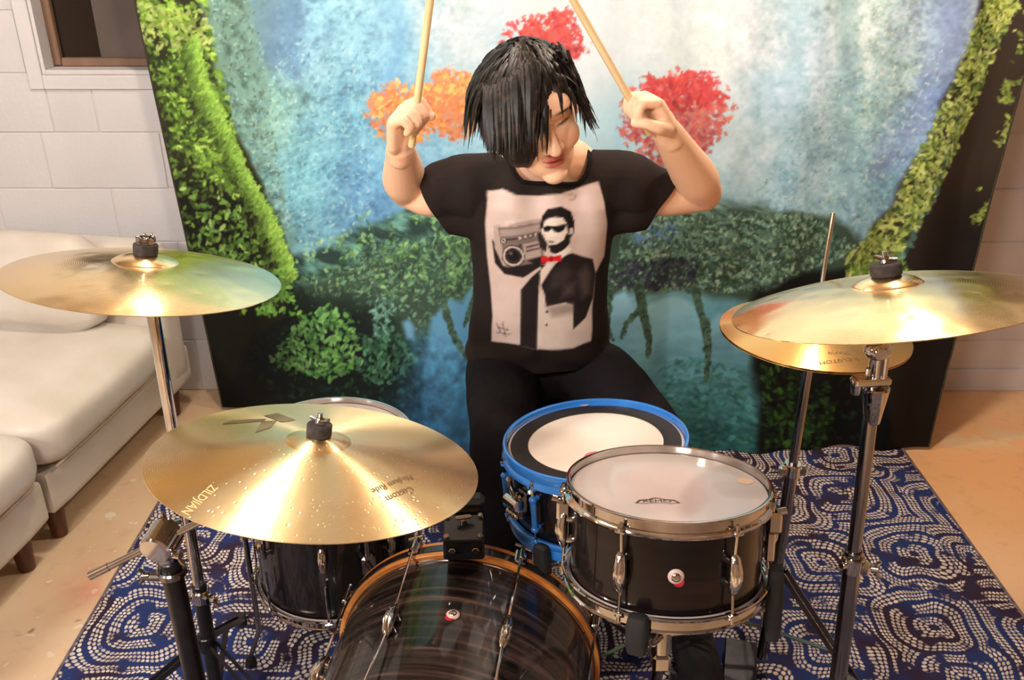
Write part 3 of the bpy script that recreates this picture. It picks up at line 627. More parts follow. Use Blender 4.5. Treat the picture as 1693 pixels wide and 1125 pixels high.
def backdrop():
    img = srgb2lin(paint_jungle()) * .95; img = np.where(img > .5, .5 + (img - .5) * .56, img) * np.array([.97, .98, 1.07]); img = img.astype(np.float32)
    LB = at(370, 670, z=0.012); P0 = at(225, 0, Y=2.85); RB = at(1535, 740, z=0.012); P1 = at(1693, 80, Y=2.66)
    ZT = 2.02
    LT = LB + (P0 - LB) * (ZT / P0.z); LT.y = 2.85; RT = RB + (P1 - RB) * (ZT / P1.z); RT.y = 2.68
    NX, NZ = 640, 470
    U, V_ = np.meshgrid(np.linspace(0, 1, NX + 1), np.linspace(0, 1, NZ + 1)); V_ = V_ ** .92
    def bil(i): return (LB[i] * (1 - U) + RB[i] * U) * (1 - V_) + (LT[i] * (1 - U) + RT[i] * U) * V_
    P = np.stack([bil(0), bil(1), bil(2)], -1)
    bow = np.clip(U / .28, 0, 1) * np.clip((1 - U) / .45, 0, 1)           # the foot of the cloth is pushed forwards to the rug
    P[..., 1] -= .24 * bow * bow * (3 - 2 * bow) * (1 - V_) ** 2.2 * np.clip(1.35 - U, 0, 1)
    u, v = photo_px(P)
    ii = np.clip(v - PY0, 0, PY1 - PY0 - 1.001); jj = np.clip(u - PX0, 0, PX1 - PX0 - 1.001)
    i0 = ii.astype(int); j0 = jj.astype(int); fi = (ii - i0)[..., None]; fj = (jj - j0)[..., None]
    col = (img[i0, j0] * (1 - fj) + img[i0, j0 + 1] * fj) * (1 - fi) + (img[i0 + 1, j0] * (1 - fj) + img[i0 + 1, j0 + 1] * fj) * fi
    X = P[..., 0]; Z = P[..., 2]
    f_ = .016 * np.sin(X * 17 + .6 * Z + 1.2 * np.sin(X * 4)) + .010 * np.sin(X * 31 - 1.1 * Z + 2) + .012 * np.sin(X * 7.3 + .8 * Z)
    f_ *= .55 + .45 * np.clip(1.2 - Z, 0, 1)
    f_ += .010 * (fbm(X * 100, Z * 100, 22, 3, 77) - .5)
    f_ *= np.clip(U * 12, 0, 1) * .6 + .4
    f_ = np.maximum(f_, -.02)
    P[..., 1] -= f_ + .01
    n = (NX + 1) * (NZ + 1); idx = np.arange(n).reshape(NZ + 1, NX + 1)
    F = np.stack([idx[:-1, :-1], idx[:-1, 1:], idx[1:, 1:], idx[1:, :-1]], -1).reshape(-1, 4)
    me = bpy.data.meshes.new('printed_cloth'); me.vertices.add(n); me.vertices.foreach_set('co', P.reshape(-1).astype(np.float32))
    me.loops.add(F.size); me.loops.foreach_set('vertex_index', F.reshape(-1).astype(np.int32))
    me.polygons.add(len(F)); me.polygons.foreach_set('loop_start', np.arange(0, F.size, 4, dtype=np.int32)); me.update(calc_edges=True)
    me.polygons.foreach_set('use_smooth', [True] * len(F)); color_attr(me, col.reshape(-1, 3))
    me.materials.append(attr_mat('printed_polyester', .75, (350, .06), .2))
    t = thing('backdrop_cloth', 'large hanging cloth printed with a misty jungle and mossy trunks, behind the drummer', 'tapestry', (0, 0, 0))
    link('printed_cloth', me, t)
    hm_ = mat('dark_hem', (40, 38, 30), .9, var=(20, (60, 56, 40)))
    for k in (0, -1): MB().tube([Vector(p) for p in P[::6, k]], .003, 6).build('side_hem', hm_, t)
    MB().tube([LT + Vector((-.05, -.02, 0)), RT + Vector((.05, -.02, 0))], .012, 12).build('hanging_rod', BLACKM, t)
backdrop()

# ------------------------------------------------------------------ sofa
SO = Vector((-1.129, 2.845, 0)); sa_ = Vector((-.141, -.99, 0)).normalized(); sb_ = Vector((-.99, .141, 0)).normalized()
def sofa_Q(): return Matrix((sa_, -sb_, Vector((0, 0, 1)))).transposed()        # local x along the sofa, y towards its front
SQ = sofa_Q()
def sp(s, t, z): return SO + sa_ * s + sb_ * t + Vector((0, 0, z))
PIPING = mat('leather_piping', (206, 186, 160), .5, var=(20, (190, 168, 142)))
def sofa_unit(name, label, s0, s1, arm):
    t = thing(name, label, 'sofa', sp((s0 + s1) / 2, .40, 0)); L_ = s1 - s0
    MB().rbox(sp((s0 + s1) / 2, .40, .185), (L_, .80, .14), .022, .004, 9, SQ).build('base', LEATHER, t, world=True)
    c0 = s0 + (.17 if arm else .01)
    MB().rbox(sp((c0 + s1 - .005) / 2, .35, .335), (s1 - .005 - c0, .76, .155), .055, .018, 12, SQ, .006, s0).build('seat_cushion', LEATHER, t, world=True)
    pz = [sp(c0 + .03, -.012, .262), sp((c0 + s1) / 2, -.018, .262), sp(s1 - .035, -.012, .262)]
    MB().tube(pz, .004, 8).build('piping', PIPING, t, world=True)
    MB().rbox(sp((c0 + s1) / 2, .70, .52), (s1 - c0, .18, .42), .07, .03, 10, SQ, .008, s0 + 3).build('back_cushion', LEATHER, t, world=True)
    if arm:
        MB().rbox(sp(s0 + .085, .40, .385), (.16, .80, .52), .045, .006, 10, SQ).build('armrest', LEATHER, t, world=True)
        MB().rbox(sp(s0 + .235, .46, .55), (.17, .66, .29), .075, .02, 10, SQ @ Euler((0, R(-10), 0)).to_matrix(), .006, 8).build('bolster', LEATHER, t, world=True)
    for s in (s0 + .07, s1 - .07):
        for tt in (.06, .74):
            MB().cyl(sp(s, tt, 0), sp(s, tt, .12), .021, .030, 16).build('leg', LEGWOOD, t, world=True)
sofa_unit('sofa_section', 'cream leather sofa section with armrest and bolster, at the back wall', 0, .83, True)
sofa_unit('sofa_section', 'cream leather sofa section without armrest, nearest the camera at the left edge', .842, 1.68, False)
# ------------------------------------------------------------------ drums (local frame: origin at the centre of the top rim, +z towards the batter side)
def hoop_prof(Rr, z0=0.0, sg=1, flange=True):
    p = [(Rr - .0105, 0), (Rr - .0075, .002), (Rr - .0045, .001), (Rr - .0040, -.003), (Rr - .0072, -.006), (Rr - .0072, -.025), (Rr - .001, -.030), (Rr, -.034), (Rr - .001, -.038), (Rr - .004, -.0385), (Rr - .0035, -.0335), (Rr - .0105, -.028), (Rr - .0105, -.005)]
    return [(r, z0 + sg * z * .66) for r, z in p]
def die_prof(Rr, z0=0.0, sg=1):
    p = [(Rr - .011, 0), (Rr - .008, .003), (Rr - .004, .002), (Rr - .0025, -.004), (Rr - .004, -.022), (Rr, -.028), (Rr + .001, -.036), (Rr - .003, -.039), (Rr - .011, -.036)]
    return [(r, z0 + sg * z * .85) for r, z in p]
def drum(label, C, ax, Rr, depth, angs, shell_m, hoop_m, head_m, lugkind, group=None, ring=None, rodm=None, bottom=True, rz=0, lugm=None):
    t = thing('snare_drum' if lugkind == 'tube' else 'drum', label, 'drum', C, ax, group, rz)
    rs = Rr - .014; rodm = rodm or CHROME; lugm = lugm or CHROME
    MB().lathe([(rs - .007, -.016), (rs, -.016), (rs, -depth + .016), (rs - .007, -depth + .016)], 96, closed=True).build('shell', shell_m, t)
    prof = die_prof if lugkind == 'tube' else hoop_prof
    MB().lathe(prof(Rr), 96, closed=True).build('top_hoop', hoop_m, t)
    MB().lathe(prof(Rr, -depth, -1), 96, closed=True).build('bottom_hoop', hoop_m, t)
    MB().lathe([(.0001, -.0115), (rs * .5, -.0112), (rs - .004, -.011), (rs + .002, -.0125), (rs + .003, -.024), (rs + .001, -.024)], 96).build('batter_head', head_m, t)
    MB().lathe([(.0001, -depth + .0115), (rs - .003, -depth + .011), (rs + .002, -depth + .0125), (rs + .003, -depth + .024)], 64).build('resonant_head', HEADP, t)
    if ring: MB().lathe([(ring, -.0100), (ring + .001, -.0095), (rs - .004, -.0095), (rs - .004, -.0104)], 96).build('damping_ring', HEADK, t)
    for a in angs:
        Q = Matrix.Rotation(a, 4, 'Z')
        def P(r, z, y=0): return Q @ Vector((r, y, z))
        er = Rr - .0005
        if lugkind == 'tube':
            lg = MB().tube([P(er, -.052), P(er, -.056), P(er, -depth * .5), P(er, -depth + .056), P(er, -depth + .052)], [.0055, .0066, .0056, .0066, .0055], 12)
            for zz in (-.056, -depth + .056): lg.ell(P(er, zz), (.0085, .0085, .0075), None, 12, 8); lg.cyl(P(rs, zz), P(er, zz), .0055, n=10)
        else:
            m_ = -depth / 2; hl = .030
            lg = MB().tube([P(rs + .010, m_ + hl), P(rs + .012, m_ + hl * .85), P(rs + .015, m_ + hl * .3), P(rs + .015, m_ - hl * .3), P(rs + .012, m_ - hl * .85), P(rs + .010, m_ - hl)], [.0045, .0075, .0100, .0100, .0075, .0045], 14)
            for k in (-1, 0, 1): lg.tube([P(rs + .016, m_ + hl * .85, k * .0045), P(rs + .0245 - abs(k) * .002, m_ + hl * .2, k * .005), P(rs + .0245 - abs(k) * .002, m_ - hl * .2, k * .005), P(rs + .016, m_ - hl * .85, k * .0045)], .0019, 6)
            for k in (-.6, .6): lg.cyl(P(rs - .001, m_ + hl * k), P(rs + .012, m_ + hl * k), .007, n=12)
        lo = lg.build('lug', lugm, t)
        rod = MB(); hz = -.030 if lugkind == 'tube' else -.0225
        rod.cyl(P(er, hz + .014), P(er, hz + .006), .0032, n=8); rod.cyl(P(er, hz + .006), P(er, hz - .001), .0062, n=12)
        rod.tube([P(er, hz), P(er - .002 if lugkind != 'tube' else er, -depth * .32)], .0026, 8)
        rod.build('tension_rod', rodm, lo); rod = MB()
        rod.tube([P(er - .002 if lugkind != 'tube' else er, -depth * .68), P(er, -depth - hz)], .0026, 8)
        rod.cyl(P(er, -depth - hz - .006), P(er, -depth - hz + .001), .0062, n=12); rod.cyl(P(er, -depth - hz - .014), P(er, -depth - hz - .006), .0032, n=8)
        rod.build('tension_rod', rodm, lo)
        # ear of the hoop
        for zz in (hz, -depth - hz): MB().box(P(er - .001, zz), (.014, .016, .004), Q.to_3x3(), .001).build('hoop_ear', hoop_m if lugkind == 'tube' else CHROME, lo)
    return t
def text_mesh(s, size, shear=0.0, extr=0.0):
    cu = bpy.data.curves.new('lettering', 'FONT'); cu.body = s; cu.size = size; cu.shear = shear; cu.align_x = 'CENTER'; cu.align_y = 'CENTER'; cu.resolution_u = 3; cu.extrude = extr
    o = bpy.data.objects.new('lettering', cu); COL.objects.link(o); dg = bpy.context.evaluated_depsgraph_get(); dg.update()
    me = bpy.data.meshes.new_from_object(o.evaluated_get(dg)); vs = [v.co.copy() for v in me.vertices]; fs = [tuple(p.vertices) for p in me.polygons]
    bpy.data.objects.remove(o); bpy.data.meshes.remove(me); return vs, fs
def pts_polys(polys, m, parent, name, zf, th=.0003, label=None):
    # flat print from outlines given in the local plane of the thing, laid on height zf(x, y)
    mb = MB()
    for po in polys:
        n = len(po); mb.add([Vector((x, y, zf(x, y) + th)) for x, y in po], [tuple(range(n))])
    return mb.build(name, m, parent, smooth=False, label=label)
def to_local(t, P): return t.matrix_basis.inverted() @ P
def on_plane(t, u, v, z=0.0):
    # where the view ray of pixel (u, v) meets the plane z = const of thing t: returns local x, y
    I = t.matrix_basis.inverted(); O = I @ Vector((0, 0, CAM_H)); D = (I.to_3x3() @ (at(u, v, Y=1.5) - Vector((0, 0, CAM_H))))
    k = (z - O.z) / D.z; p = O + D * k; return (p.x, p.y)

# small tom on its own stand, front right
TOMC = Vector((.2433, 1.1777, .8165)); TOMN = Vector((0, .216, 1)).normalized(); TD = .172
a0 = R(-90)
tom = drum('small tom drum with chrome hoops, pinkish clear head and dark streaked shell, front centre right', TOMC, TOMN, .163, TD,
           [a0 + R(27 + 60 * k) for k in range(6)], STRATA2, CHROME, HEADP, 'tail')
def badge(t, ang, r, z, red=True, sg=-1):
    Q = Matrix.Rotation(ang, 4, 'Z'); c = Q @ Vector((r, 0, z)); ax = Q @ Vector((1, 0, 0))
    MB().lathe([(.0040, .0), (.0040, .004), (.0052, .005), (.0095, .004), (.0118, .0015), (.0118, 0)], 28, c - ax * .001, ax).build('air_vent_badge', WHITEP, t)
    MB().lathe([(.0001, 0), (.0085, 0), (.0085, .002), (.0060, .0055), (.0035, .0064), (.0001, .0060)], 16, c - ax * .0004, ax).build('vent_eyelet', CHROME, t)
    if red: MB().cyl(c + Q @ Vector((0, .004, sg * .008)), c + Q @ Vector((.0015, .004, sg * .008)), .008, n=20).build('red_felt_disc', REDFELT, t)
badge(tom, a0 - R(4), .149, -TD * .50)
for sx in (R(-6), R(180)):                                       # chrome throw-off and butt plate on the two sides
    Q = Matrix.Rotation(sx, 4, 'Z')
    cb = MB(); cb.box(Q @ Vector((.162, -.015, -.055)), (.022, .024, .034), Q.to_3x3(), .004).box(Q @ Vector((.158, -.015, -.095)), (.014, .020, .05), Q.to_3x3(), .003)
    cb.cyl(Q @ Vector((.165, -.015, -.04)), Q @ Vector((.180, -.015, -.036)), .006, n=12)
    cb.build('strainer', CHROME, tom)
# maker's mark printed on the head, reading upside down from here
def head_print(t, s, u, v, size, m, zz=-.0108, flip=True, arch=.0):
    x, y = on_plane(t, u, v, zz); vs, fs = text_mesh(s, size)
    sg = -1 if flip else 1
    mb = MB(); mb.add([Vector((x + sg * p.x, y + sg * (p.y - arch * p.x * p.x), zz + .0006)) for p in vs], fs)
    return mb
x0, y0 = on_plane(tom, 1086, 829, -.0108)
mk = head_print(tom, 'REMO', 1086, 829, .013, INK, flip=False, arch=6)
mk.v = [Vector((x0 + (p.x - x0) * 1.25, p.y, p.z)) for p in mk.v]
wing = [(-.034, -.008), (-.026, .004), (-.012, .0062), (-.006, .0105), (0, .0125), (.006, .0105), (.012, .0062), (.026, .004), (.034, -.008), (.031, -.008), (.0245, .0015), (.011, .0042), (.005, .0085), (0, .0100), (-.005, .0085), (-.011, .0042), (-.0245, .0015), (-.031, -.008)]
mk.add([Vector((x0 + a, y0 + b, -.0102)) for a, b in wing], [(0, 1, 16, 17), (1, 2, 15, 16), (2, 3, 14, 15), (3, 4, 13, 14), (4, 5, 12, 13), (5, 6, 11, 12), (6, 7, 10, 11), (7, 8, 9, 10)])
low = [(-.031, -.008), (-.018, -.0105), (-.014, -.0085), (0, -.0075), (.014, -.0085), (.018, -.0105), (.031, -.008), (.031, -.0066), (.018, -.009), (.014, -.0072), (0, -.0062), (-.014, -.0072), (-.018, -.009), (-.031, -.0066)]
mk.add([Vector((x0 + a, y0 + b, -.0102)) for a, b in low], [(i, i + 1, 12 - i, 13 - i) for i in range(6)])
mk.build('head_logo', INK, tom, smooth=False)
# worn yellow touch on the head
gx, gy = on_plane(tom, 1232, 796, -.0108)
MB().lathe([(.0001, -.0102), (.013, -.0102)], 24, (gx, gy, -.0002)).build('smudge', mat('hand_smudge', (212, 176, 140), .4, var=(30, (204, 172, 142))), tom)

# blue-hooped snare
SNC = Vector((.1645, 1.5347, .6755)); SNN = Vector((-.076, .095, 1)).normalized(); SD = .175
snare = drum('snare drum with bright blue hoops and lugs, white head ringed in black', SNC, SNN, .187, SD,
             [R(-90) + R(-40 + 36 * k - 4) for k in range(10)], BLACKSHELL, BLUE, HEADW, 'tube', ring=.134, lugm=BLUE)
px_, py_ = on_plane(snare, 986, 757, -.0108)
MB().lathe([(.0001, -.0096), (.024, -.0096)], 32, (px_, py_, 0)).build('head_logo', PINK, snare, label='pink round mark printed on the head')
lx, ly = on_plane(snare, 966, 668, -.008)
MB().lathe([(.0001, -.0088), (.011, -.0088)], 20, (lx, ly, 0)).build('ring_label', WHITEP, snare)
Q = Matrix.Rotation(R(-148), 4, 'Z')
so = MB(); so.box(Q @ Vector((.182, 0, -.085)), (.022, .03, .055), Q.to_3x3(), .005).cyl(Q @ Vector((.198, -.022, -.075)), Q @ Vector((.198, .022, -.075)), .012, n=18)
for k in (-1, 0, 1): so.ell(Q @ Vector((.202, k * .012, -.098)), .0075, None, 12, 8)
so.tube([Q @ Vector((.195, 0, -.06)), Q @ Vector((.203, 0, -.03)), Q @ Vector((.205, .004, -.02))], [.006, .005, .006], 10)
so.build('strainer', CHROME, snare)

# floor tom
FTC = Vector((-.395, 1.655, .60)); FTD = .365
ftom = drum('floor tom with black shell and chrome hoops on three legs, behind the big ride cymbal', FTC, (0.0, .02, 1), .1885, FTD,
            [R(-90) + R(-36 + 45 * k - 6) for k in range(8)], BLACKSHELL, CHROME, HEADP, 'tail')
FI = ftom.matrix_basis.inverted()
for a in (R(-165), R(-60), R(70)):
    w = FTC + Vector((math.cos(a) * .198, math.sin(a) * .198, 0)); 
    lg = MB().tube([Vector((w.x, w.y, .47)), Vector((w.x, w.y, .11)), Vector((w.x + math.cos(a) * .03, w.y + math.sin(a) * .03, .03))], .0062, 10).build('leg', DCHROME, ftom, world=True)
    MB().box((w.x - math.cos(a) * .006, w.y - math.sin(a) * .006, .40), (.03, .03, .05), (0, 0, a), .006).cyl((w.x, w.y, .40), (w.x + math.cos(a) * .025, w.y + math.sin(a) * .025, .40), .006, n=10).build('leg_bracket', DCHROME, ftom, world=True)
    MB().cyl((w.x + math.cos(a) * .03, w.y + math.sin(a) * .03, .0), (w.x + math.cos(a) * .03, w.y + math.sin(a) * .03, .035), .016, .010, 14).build('rubber_foot', RUBBER, lg, world=True)

# bass drum: +z of its frame points to the front (towards the camera)
BAX = Vector((-.136, -.99, 0)).normalized(); BC = Vector((-.083, 1.385, .272)); BR = .262; BL = .40
bass = thing('bass_drum', 'bass drum on its side with streaked dark glossy shell and amber striped hoops, bottom centre', 'drum', BC, BAX)
BI = bass.matrix_basis.inverted().to_3x3(); up = (BI @ Vector((0, 0, 1))).normalized(); ua = math.atan2(up.y, up.x)
MB().lathe([(.243, .030), (.2512, .030), (.2512, BL - .030), (.243, BL - .030)], 128, closed=True).build('shell', STRATA, bass)
for z0, sg in ((0, 1), (BL, -1)):
    h = MB().lathe([(.2535, z0), (BR - .001, z0), (BR, z0 + sg * .001), (BR, z0 + sg * .039), (BR - .001, z0 + sg * .040), (.2535, z0 + sg * .040)], 128, closed=True).build('hoop', ORANGE, bass)
    MB().lathe([(BR - .001, z0 + sg * .011), (BR + .0018, z0 + sg * .0118), (BR + .0018, z0 + sg * .0292), (BR - .001, z0 + sg * .030)], 128, closed=True).build('inlay', BLACKHOOP, h)
    MB().lathe([(.2485, z0 + sg * .034), (.2532, z0 + sg * .034), (.2537, z0 + sg * .044), (.2525, z0 + sg * .047), (.2508, z0 + sg * .047)], 128, closed=True).build('head_collar', DCHROME, bass)
    MB().lathe([(.0001, z0 + sg * .018), (.20, z0 + sg * .018), (.2495, z0 + sg * .020), (.2512, z0 + sg * .03)], 96).build('batter_head' if z0 == 0 else 'front_head', HEADW if z0 == 0 else HEADK, bass)
for k in range(8):
    a = ua + R(22.5 + 45 * k); Q = Matrix.Rotation(a, 4, 'Z')
    def P(r, z, y=0): return Q @ Vector((r, y, z))
    lg = MB().tube([P(.257, .163), P(.260, .170), P(.264, .188), P(.264, .212), P(.260, .230), P(.257, .237)], [.0045, .0078, .0105, .0105, .0078, .0045], 14)
    for q in (-1, 0, 1): lg.tube([P(.265, .17, q * .0045), P(.2745 - abs(q) * .002, .19, q * .005), P(.2745 - abs(q) * .002, .21, q * .005), P(.265, .23, q * .0045)], .0019, 6)
    for q in (.185, .215): lg.cyl(P(.245, q), P(.261, q), .008, n=12)
    lo = lg.build('lug', CHROME, bass)
    for z0, sg in ((0, 1), (BL, -1)):
        MB().tube([P(BR + .010, z0 - sg * .012), P(.261, .2 - sg * .035)], .0028, 8).cyl(P(BR + .010, z0 - sg * .002), P(BR + .0095, z0 + sg * .022), .0055, .0048, 10).tube([P(BR + .010, z0 - sg * .012, -.016), P(BR + .010, z0 - sg * .012, .016)], .003, 8).build('tension_rod', CHROME, lo)
        MB().box(P(BR + .005, z0 + sg * .012), (.006, .022, .034), Q.to_3x3(), .002).box(P(.255, z0 - sg * .004), (.022, .022, .005), Q.to_3x3(), .0015).build('claw_hook', CHROME, lo)
badge(bass, ua - R(1.5), .2514, .185, True, 1)
for sg in (-1, 1):
    a = ua + sg * R(118); Q = Matrix.Rotation(a, 4, 'Z'); p = bass.matrix_basis @ (Q @ Vector((.262, 0, .30)))
    q = Vector((p.x + (-.12 if p.x < BC.x else .12), p.y - .10, .004))
    MB().tube([p, p + (q - p) * .5, q], [.008, .0065, .005], 10).build('spur', DCHROME, bass, world=True)
# black hoop clamp standing on the bass drum hoop
hc = at(768, 914, Y=1.355); hc.z = .538
CS = 1.18
clamp = thing('hoop_clamp', 'small black metal mounting clamp with bolts standing on top of the bass drum hoop', 'clamp', hc, rz=R(2)); clamp.matrix_basis = clamp.matrix_basis @ Matrix.Scale(CS, 4)
MB().box((0, .0, .024), (.064, .055, .046), ch=.004).box((0, .034, .036), (.066, .03, .064), ch=.008).build('body', BLACKM, clamp)
MB().box((0, -.012, .052), (.062, .05, .006), (R(16), 0, 0), .002).build('plate', BLACKM, clamp)
MB().box((0, .034, .072), (.066, .034, .016), (R(-8), 0, 0), .007).build('rubber_pad', RUBBER, clamp)
for x, y, z in ((-.026, -.030, .0505), (.026, -.030, .0505), (-.026, .006, .062), (.026, .006, .062)): MB().cyl((x, y, z - .003), (x, y - .001, z + .0035), .0042, n=8).build('bolt', CHROME, clamp)
for x in (-.018, .018): MB().cyl((x, -.026, .026), (x, -.035, .026), .0055, n=6).build('bolt', CHROME, clamp)
MB().cyl((0, -.004, .056), (0, -.005, .066), .006, n=10).box((0, -.006, .069), (.026, .007, .009), (R(16), 0, R(12)), .003).build('wing_nut', CHROME, clamp)

# ------------------------------------------------------------------ stands
def wing(mb, c, d, s=.018):
    d = Vector(d).normalized(); w = d.cross(Vector((0, 0, 1)));  w = Vector((1, 0, 0)) if w.length < .1 else w.normalized()
    mb.cyl(c, c + d * .012, .007, n=10); u = d.cross(w).normalized()
    for sg in (-1, 1): mb.tube([c + d * .006 + u * sg * .004, c + d * .012 + u * sg * s * .8, c + d * .016 + u * sg * s], [.0035, .0045, .003], 8, flat=.6)
def tripod(t, base, hub_z, r, angs, metal, foot_z=0.0):
    for a in angs:
        d = Vector((math.cos(a), math.sin(a), 0)); side = Vector((-d.y, d.x, 0))
        p0 = base + d * .018 + Vector((0, 0, hub_z)); p1 = base + d * r + Vector((0, 0, .018)); lg = MB(); L_ = p1 - p0
        xa = L_.normalized(); za = xa.cross(side).normalized(); Qm = Matrix((xa, side, za)).transposed()
        for sg in (-1, 1): lg.box((p0 + p1) / 2 + side * sg * .009, (L_.length, .0025, .014), Qm, .0008)
        lo = lg.build('leg', metal, t, world=True)
        m0 = base + d * .014 + Vector((0, 0, max(.05, hub_z - .17))); m1 = p0 + L_ * .5; B_ = m1 - m0; xa = B_.normalized(); za = xa.cross(side).normalized()
        MB().box((m0 + m1) / 2, (B_.length, .012, .0025), Matrix((xa, side, za)).transposed(), .0008).build('brace', metal, t, world=True)
        MB().cyl(p1 - xa * 0 + Vector((0, 0, -.018)), p1 + Vector((0, 0, .012)), .013, .011, 12).build('rubber_foot', RUBBER, lo, world=True)
    MB().cyl(base + Vector((0, 0, hub_z - .02)), base + Vector((0, 0, hub_z + .02)), .019, n=20).build('leg_collar', metal, t, world=True)
def cym_top(t, C, n, h, felt_r=.0175, wingkind=True, hf=.016):
    # rod, felts and wing nut through the cymbal, h = height of the bell above the rim plane
    n = Vector(n).normalized(); b = Vector(C) + n * h
    MB().cyl(b - n * .055, b + n * .034, .0035, n=10).build('rod', CHROME, t, world=True)
    MB().cyl(b + n * .0005, b + n * (hf + .0005), felt_r, n=32, ch=.1).build('top_felt', FELT, t, world=True)
    MB().cyl(b - n * .013, b - n * .003, felt_r * .9, n=24).build('bottom_felt', FELT, t, world=True)
    MB().cyl(b - n * .030, b - n * .013, .012, .014, 20).build('cup_washer', CHROME, t, world=True)
    b = b + n * (hf - .016); w = MB().cyl(b + n * .0165, b + n * .027, .008, .006, 14)
    if wingkind == 'ring':
        w.cyl(b + n * .0165, b + n * .020, .0165, n=24).lathe([(.0125, .021), (.0165, .021), (.0165, .027), (.0125, .027)], 24, b, n, closed=True)
        for k in range(6): a = k * PI / 3; w.ell(b + n * .028 + Vector((math.cos(a), math.sin(a), 0)) * .013, .0035, None, 8, 6)
    elif wingkind:
        w.tube([b + n * .021 + Vector((-.015, .006, .004)), b + n * .022, b + n * .021 + Vector((.015, -.006, .004))], [.004, .006, .004], 8, flat=.7).cyl(b + n * .027, b + n * .034, .0045, n=10)
    w.build('wing_nut', CHROME, t, world=True)

# ------------------------------------------------------------------ cymbals
def zprof(Rr, bow, br, bh, ex=1.3):
    def f(r):
        if r >= br: return bow * (1 - ((r - br) / (Rr - br)) ** ex)
        return bow + bh * max(0.0, 1 - (r / br) ** 2.4) ** .8
    return f
def cymbal(name, label, C, n, Rr, bow, br, bh, m, group=None, ex=1.3):
    t = thing(name, label, 'cymbal', C, n, group); f = zprof(Rr, bow, br, bh, ex)
    rr = [.0062] + [br * k / 12 for k in range(2, 12)] + [br * .975, br, br * 1.025] + [br + (Rr - br) * k / 36 for k in range(1, 37)]
    top = [(r, f(r) + .0004) for r in rr]; bot = [(r, f(r) - .0009) for r in reversed(rr)]
    MB().lathe(top + bot, 160, closed=True).build('bronze_plate', m, t, angle=60)
    return t, f
RIDEC = Vector((-.3055, 1.1951, .8375)); RIDEN = Vector((.129, .170, 1)).normalized()
ride, rf = cymbal('ride_cymbal', 'largest bronze cymbal, lathed and dimpled, in front at left over the floor tom', RIDEC, RIDEN, .254, .036, .050, .009, CYM_RIDE)
CLC = Vector((-.6362, 1.4628, 1.0414)); CLN = Vector((.125, .150, 1)).normalized()
crl, clf = cymbal('crash_cymbal', 'shiny bronze crash cymbal in front of the cream sofa, at the left edge', CLC, CLN, .2285, .029, .054, .014, CYM_BRILL, ex=1.7)
CRC = Vector((.5612, 1.2404, 1.0886)); CRN = Vector((-.165, .235, 1)).normalized()
crr, crf = cymbal('crash_cymbal', 'shiny bronze crash cymbal tilted over the hi-hat pair at right', CRC, CRN, .2285, .029, .050, .014, CYM_BRILL, ex=1.7)
HHC = Vector((.5823, 1.5804, .8831)); HHN = Vector((.016, .030, 1)).normalized()
hat, hf = cymbal('hi_hat_cymbal', 'upper cymbal of the hi-hat pair, below the right crash cymbal', HHC, HHN, .178, .021, .048, .013, CYM_HAT)
hat2 = thing('hi_hat_cymbal', 'lower upturned cymbal of the hi-hat pair, only its dark edge showing', 'cymbal', HHC - HHN * .004, -HHN)
rr = [.0062 + (.178 - .0062) * k / 40 for k in range(41)]
MB().lathe([(r, hf(r) + .0004) for r in rr] + [(r, hf(r) - .0009) for r in reversed(rr)], 128, closed=True).build('bronze_plate', CYM_HAT, hat2, angle=60)
# lettering printed on the cymbals
def cym_text(t, f, s, p_a, p_b, hgt, m, shear=.35, name='lettering', up=0.0, squash=1.0):
    a = Vector(on_plane(t, *p_a, .02)); b = Vector(on_plane(t, *p_b, .02)); vs, fs = text_mesh(s, 1.0, shear)
    w = max(v.x for v in vs) - min(v.x for v in vs); x0 = min(v.x for v in vs); d = (b - a); sc = d.length / w; d.normalize(); pr = Vector((-d.y, d.x)); mb = MB(); q = []
    for v in vs:
        p = a + d * (v.x - x0) * sc + pr * (v.y * hgt + up); q.append(Vector((p.x, p.y, f(p.length) + .0011)))
    mb.add(q, fs); return mb.build(name, m, t, smooth=False)
cym_text(ride, rf, 'Custom', (683, 805), (640, 822), .020, INKP)
cym_text(ride, rf, 'Medium Ride', (682, 788), (616, 814), .017, INKP)
cym_text(ride, rf, '20"', (663, 792), (655, 794), .008, INKP)
cym_text(ride, rf, 'ZILDJIAN', (356, 798), (304, 830), .022, PALEINK)
cym_text(hat, hf, 'K CUSTOM', (1424, 583), (1356, 588), .013, INKP, .2)
cym_text(hat, hf, 'Dark', (1412, 576), (1368, 577), .013, INKP)
def px_poly(t, f, pts, m, name):
    po = []
    for k in range(len(pts)):
        for q in (0, .5):
            a, b = pts[k], pts[(k + 1) % len(pts)]; po.append(on_plane(t, a[0] * (1 - q) + b[0] * q, a[1] * (1 - q) + b[1] * q, .02))
    n = len(po); c = Vector((sum(p[0] for p in po) / n, sum(p[1] for p in po) / n)); vs = [Vector((c.x, c.y, f(c.length) + .0012))] + [Vector((x, y, f(math.hypot(x, y)) + .0012)) for x, y in po]
    MB().add(vs, [(0, 1 + k, 1 + (k + 1) % n) for k in range(n)]).build(name, m, t, smooth=False)
px_poly(ride, rf, [(436, 688), (458, 683), (488, 704), (466, 709)], GREYINK, 'logo_stroke')
px_poly(ride, rf, [(433, 702), (458, 704), (447, 719), (421, 726)], GREYINK, 'logo_stroke')
px_poly(ride, rf, [(369, 696), (384, 692), (440, 697), (436, 703), (400, 701), (369, 699)], GREYINK, 'logo_stroke')

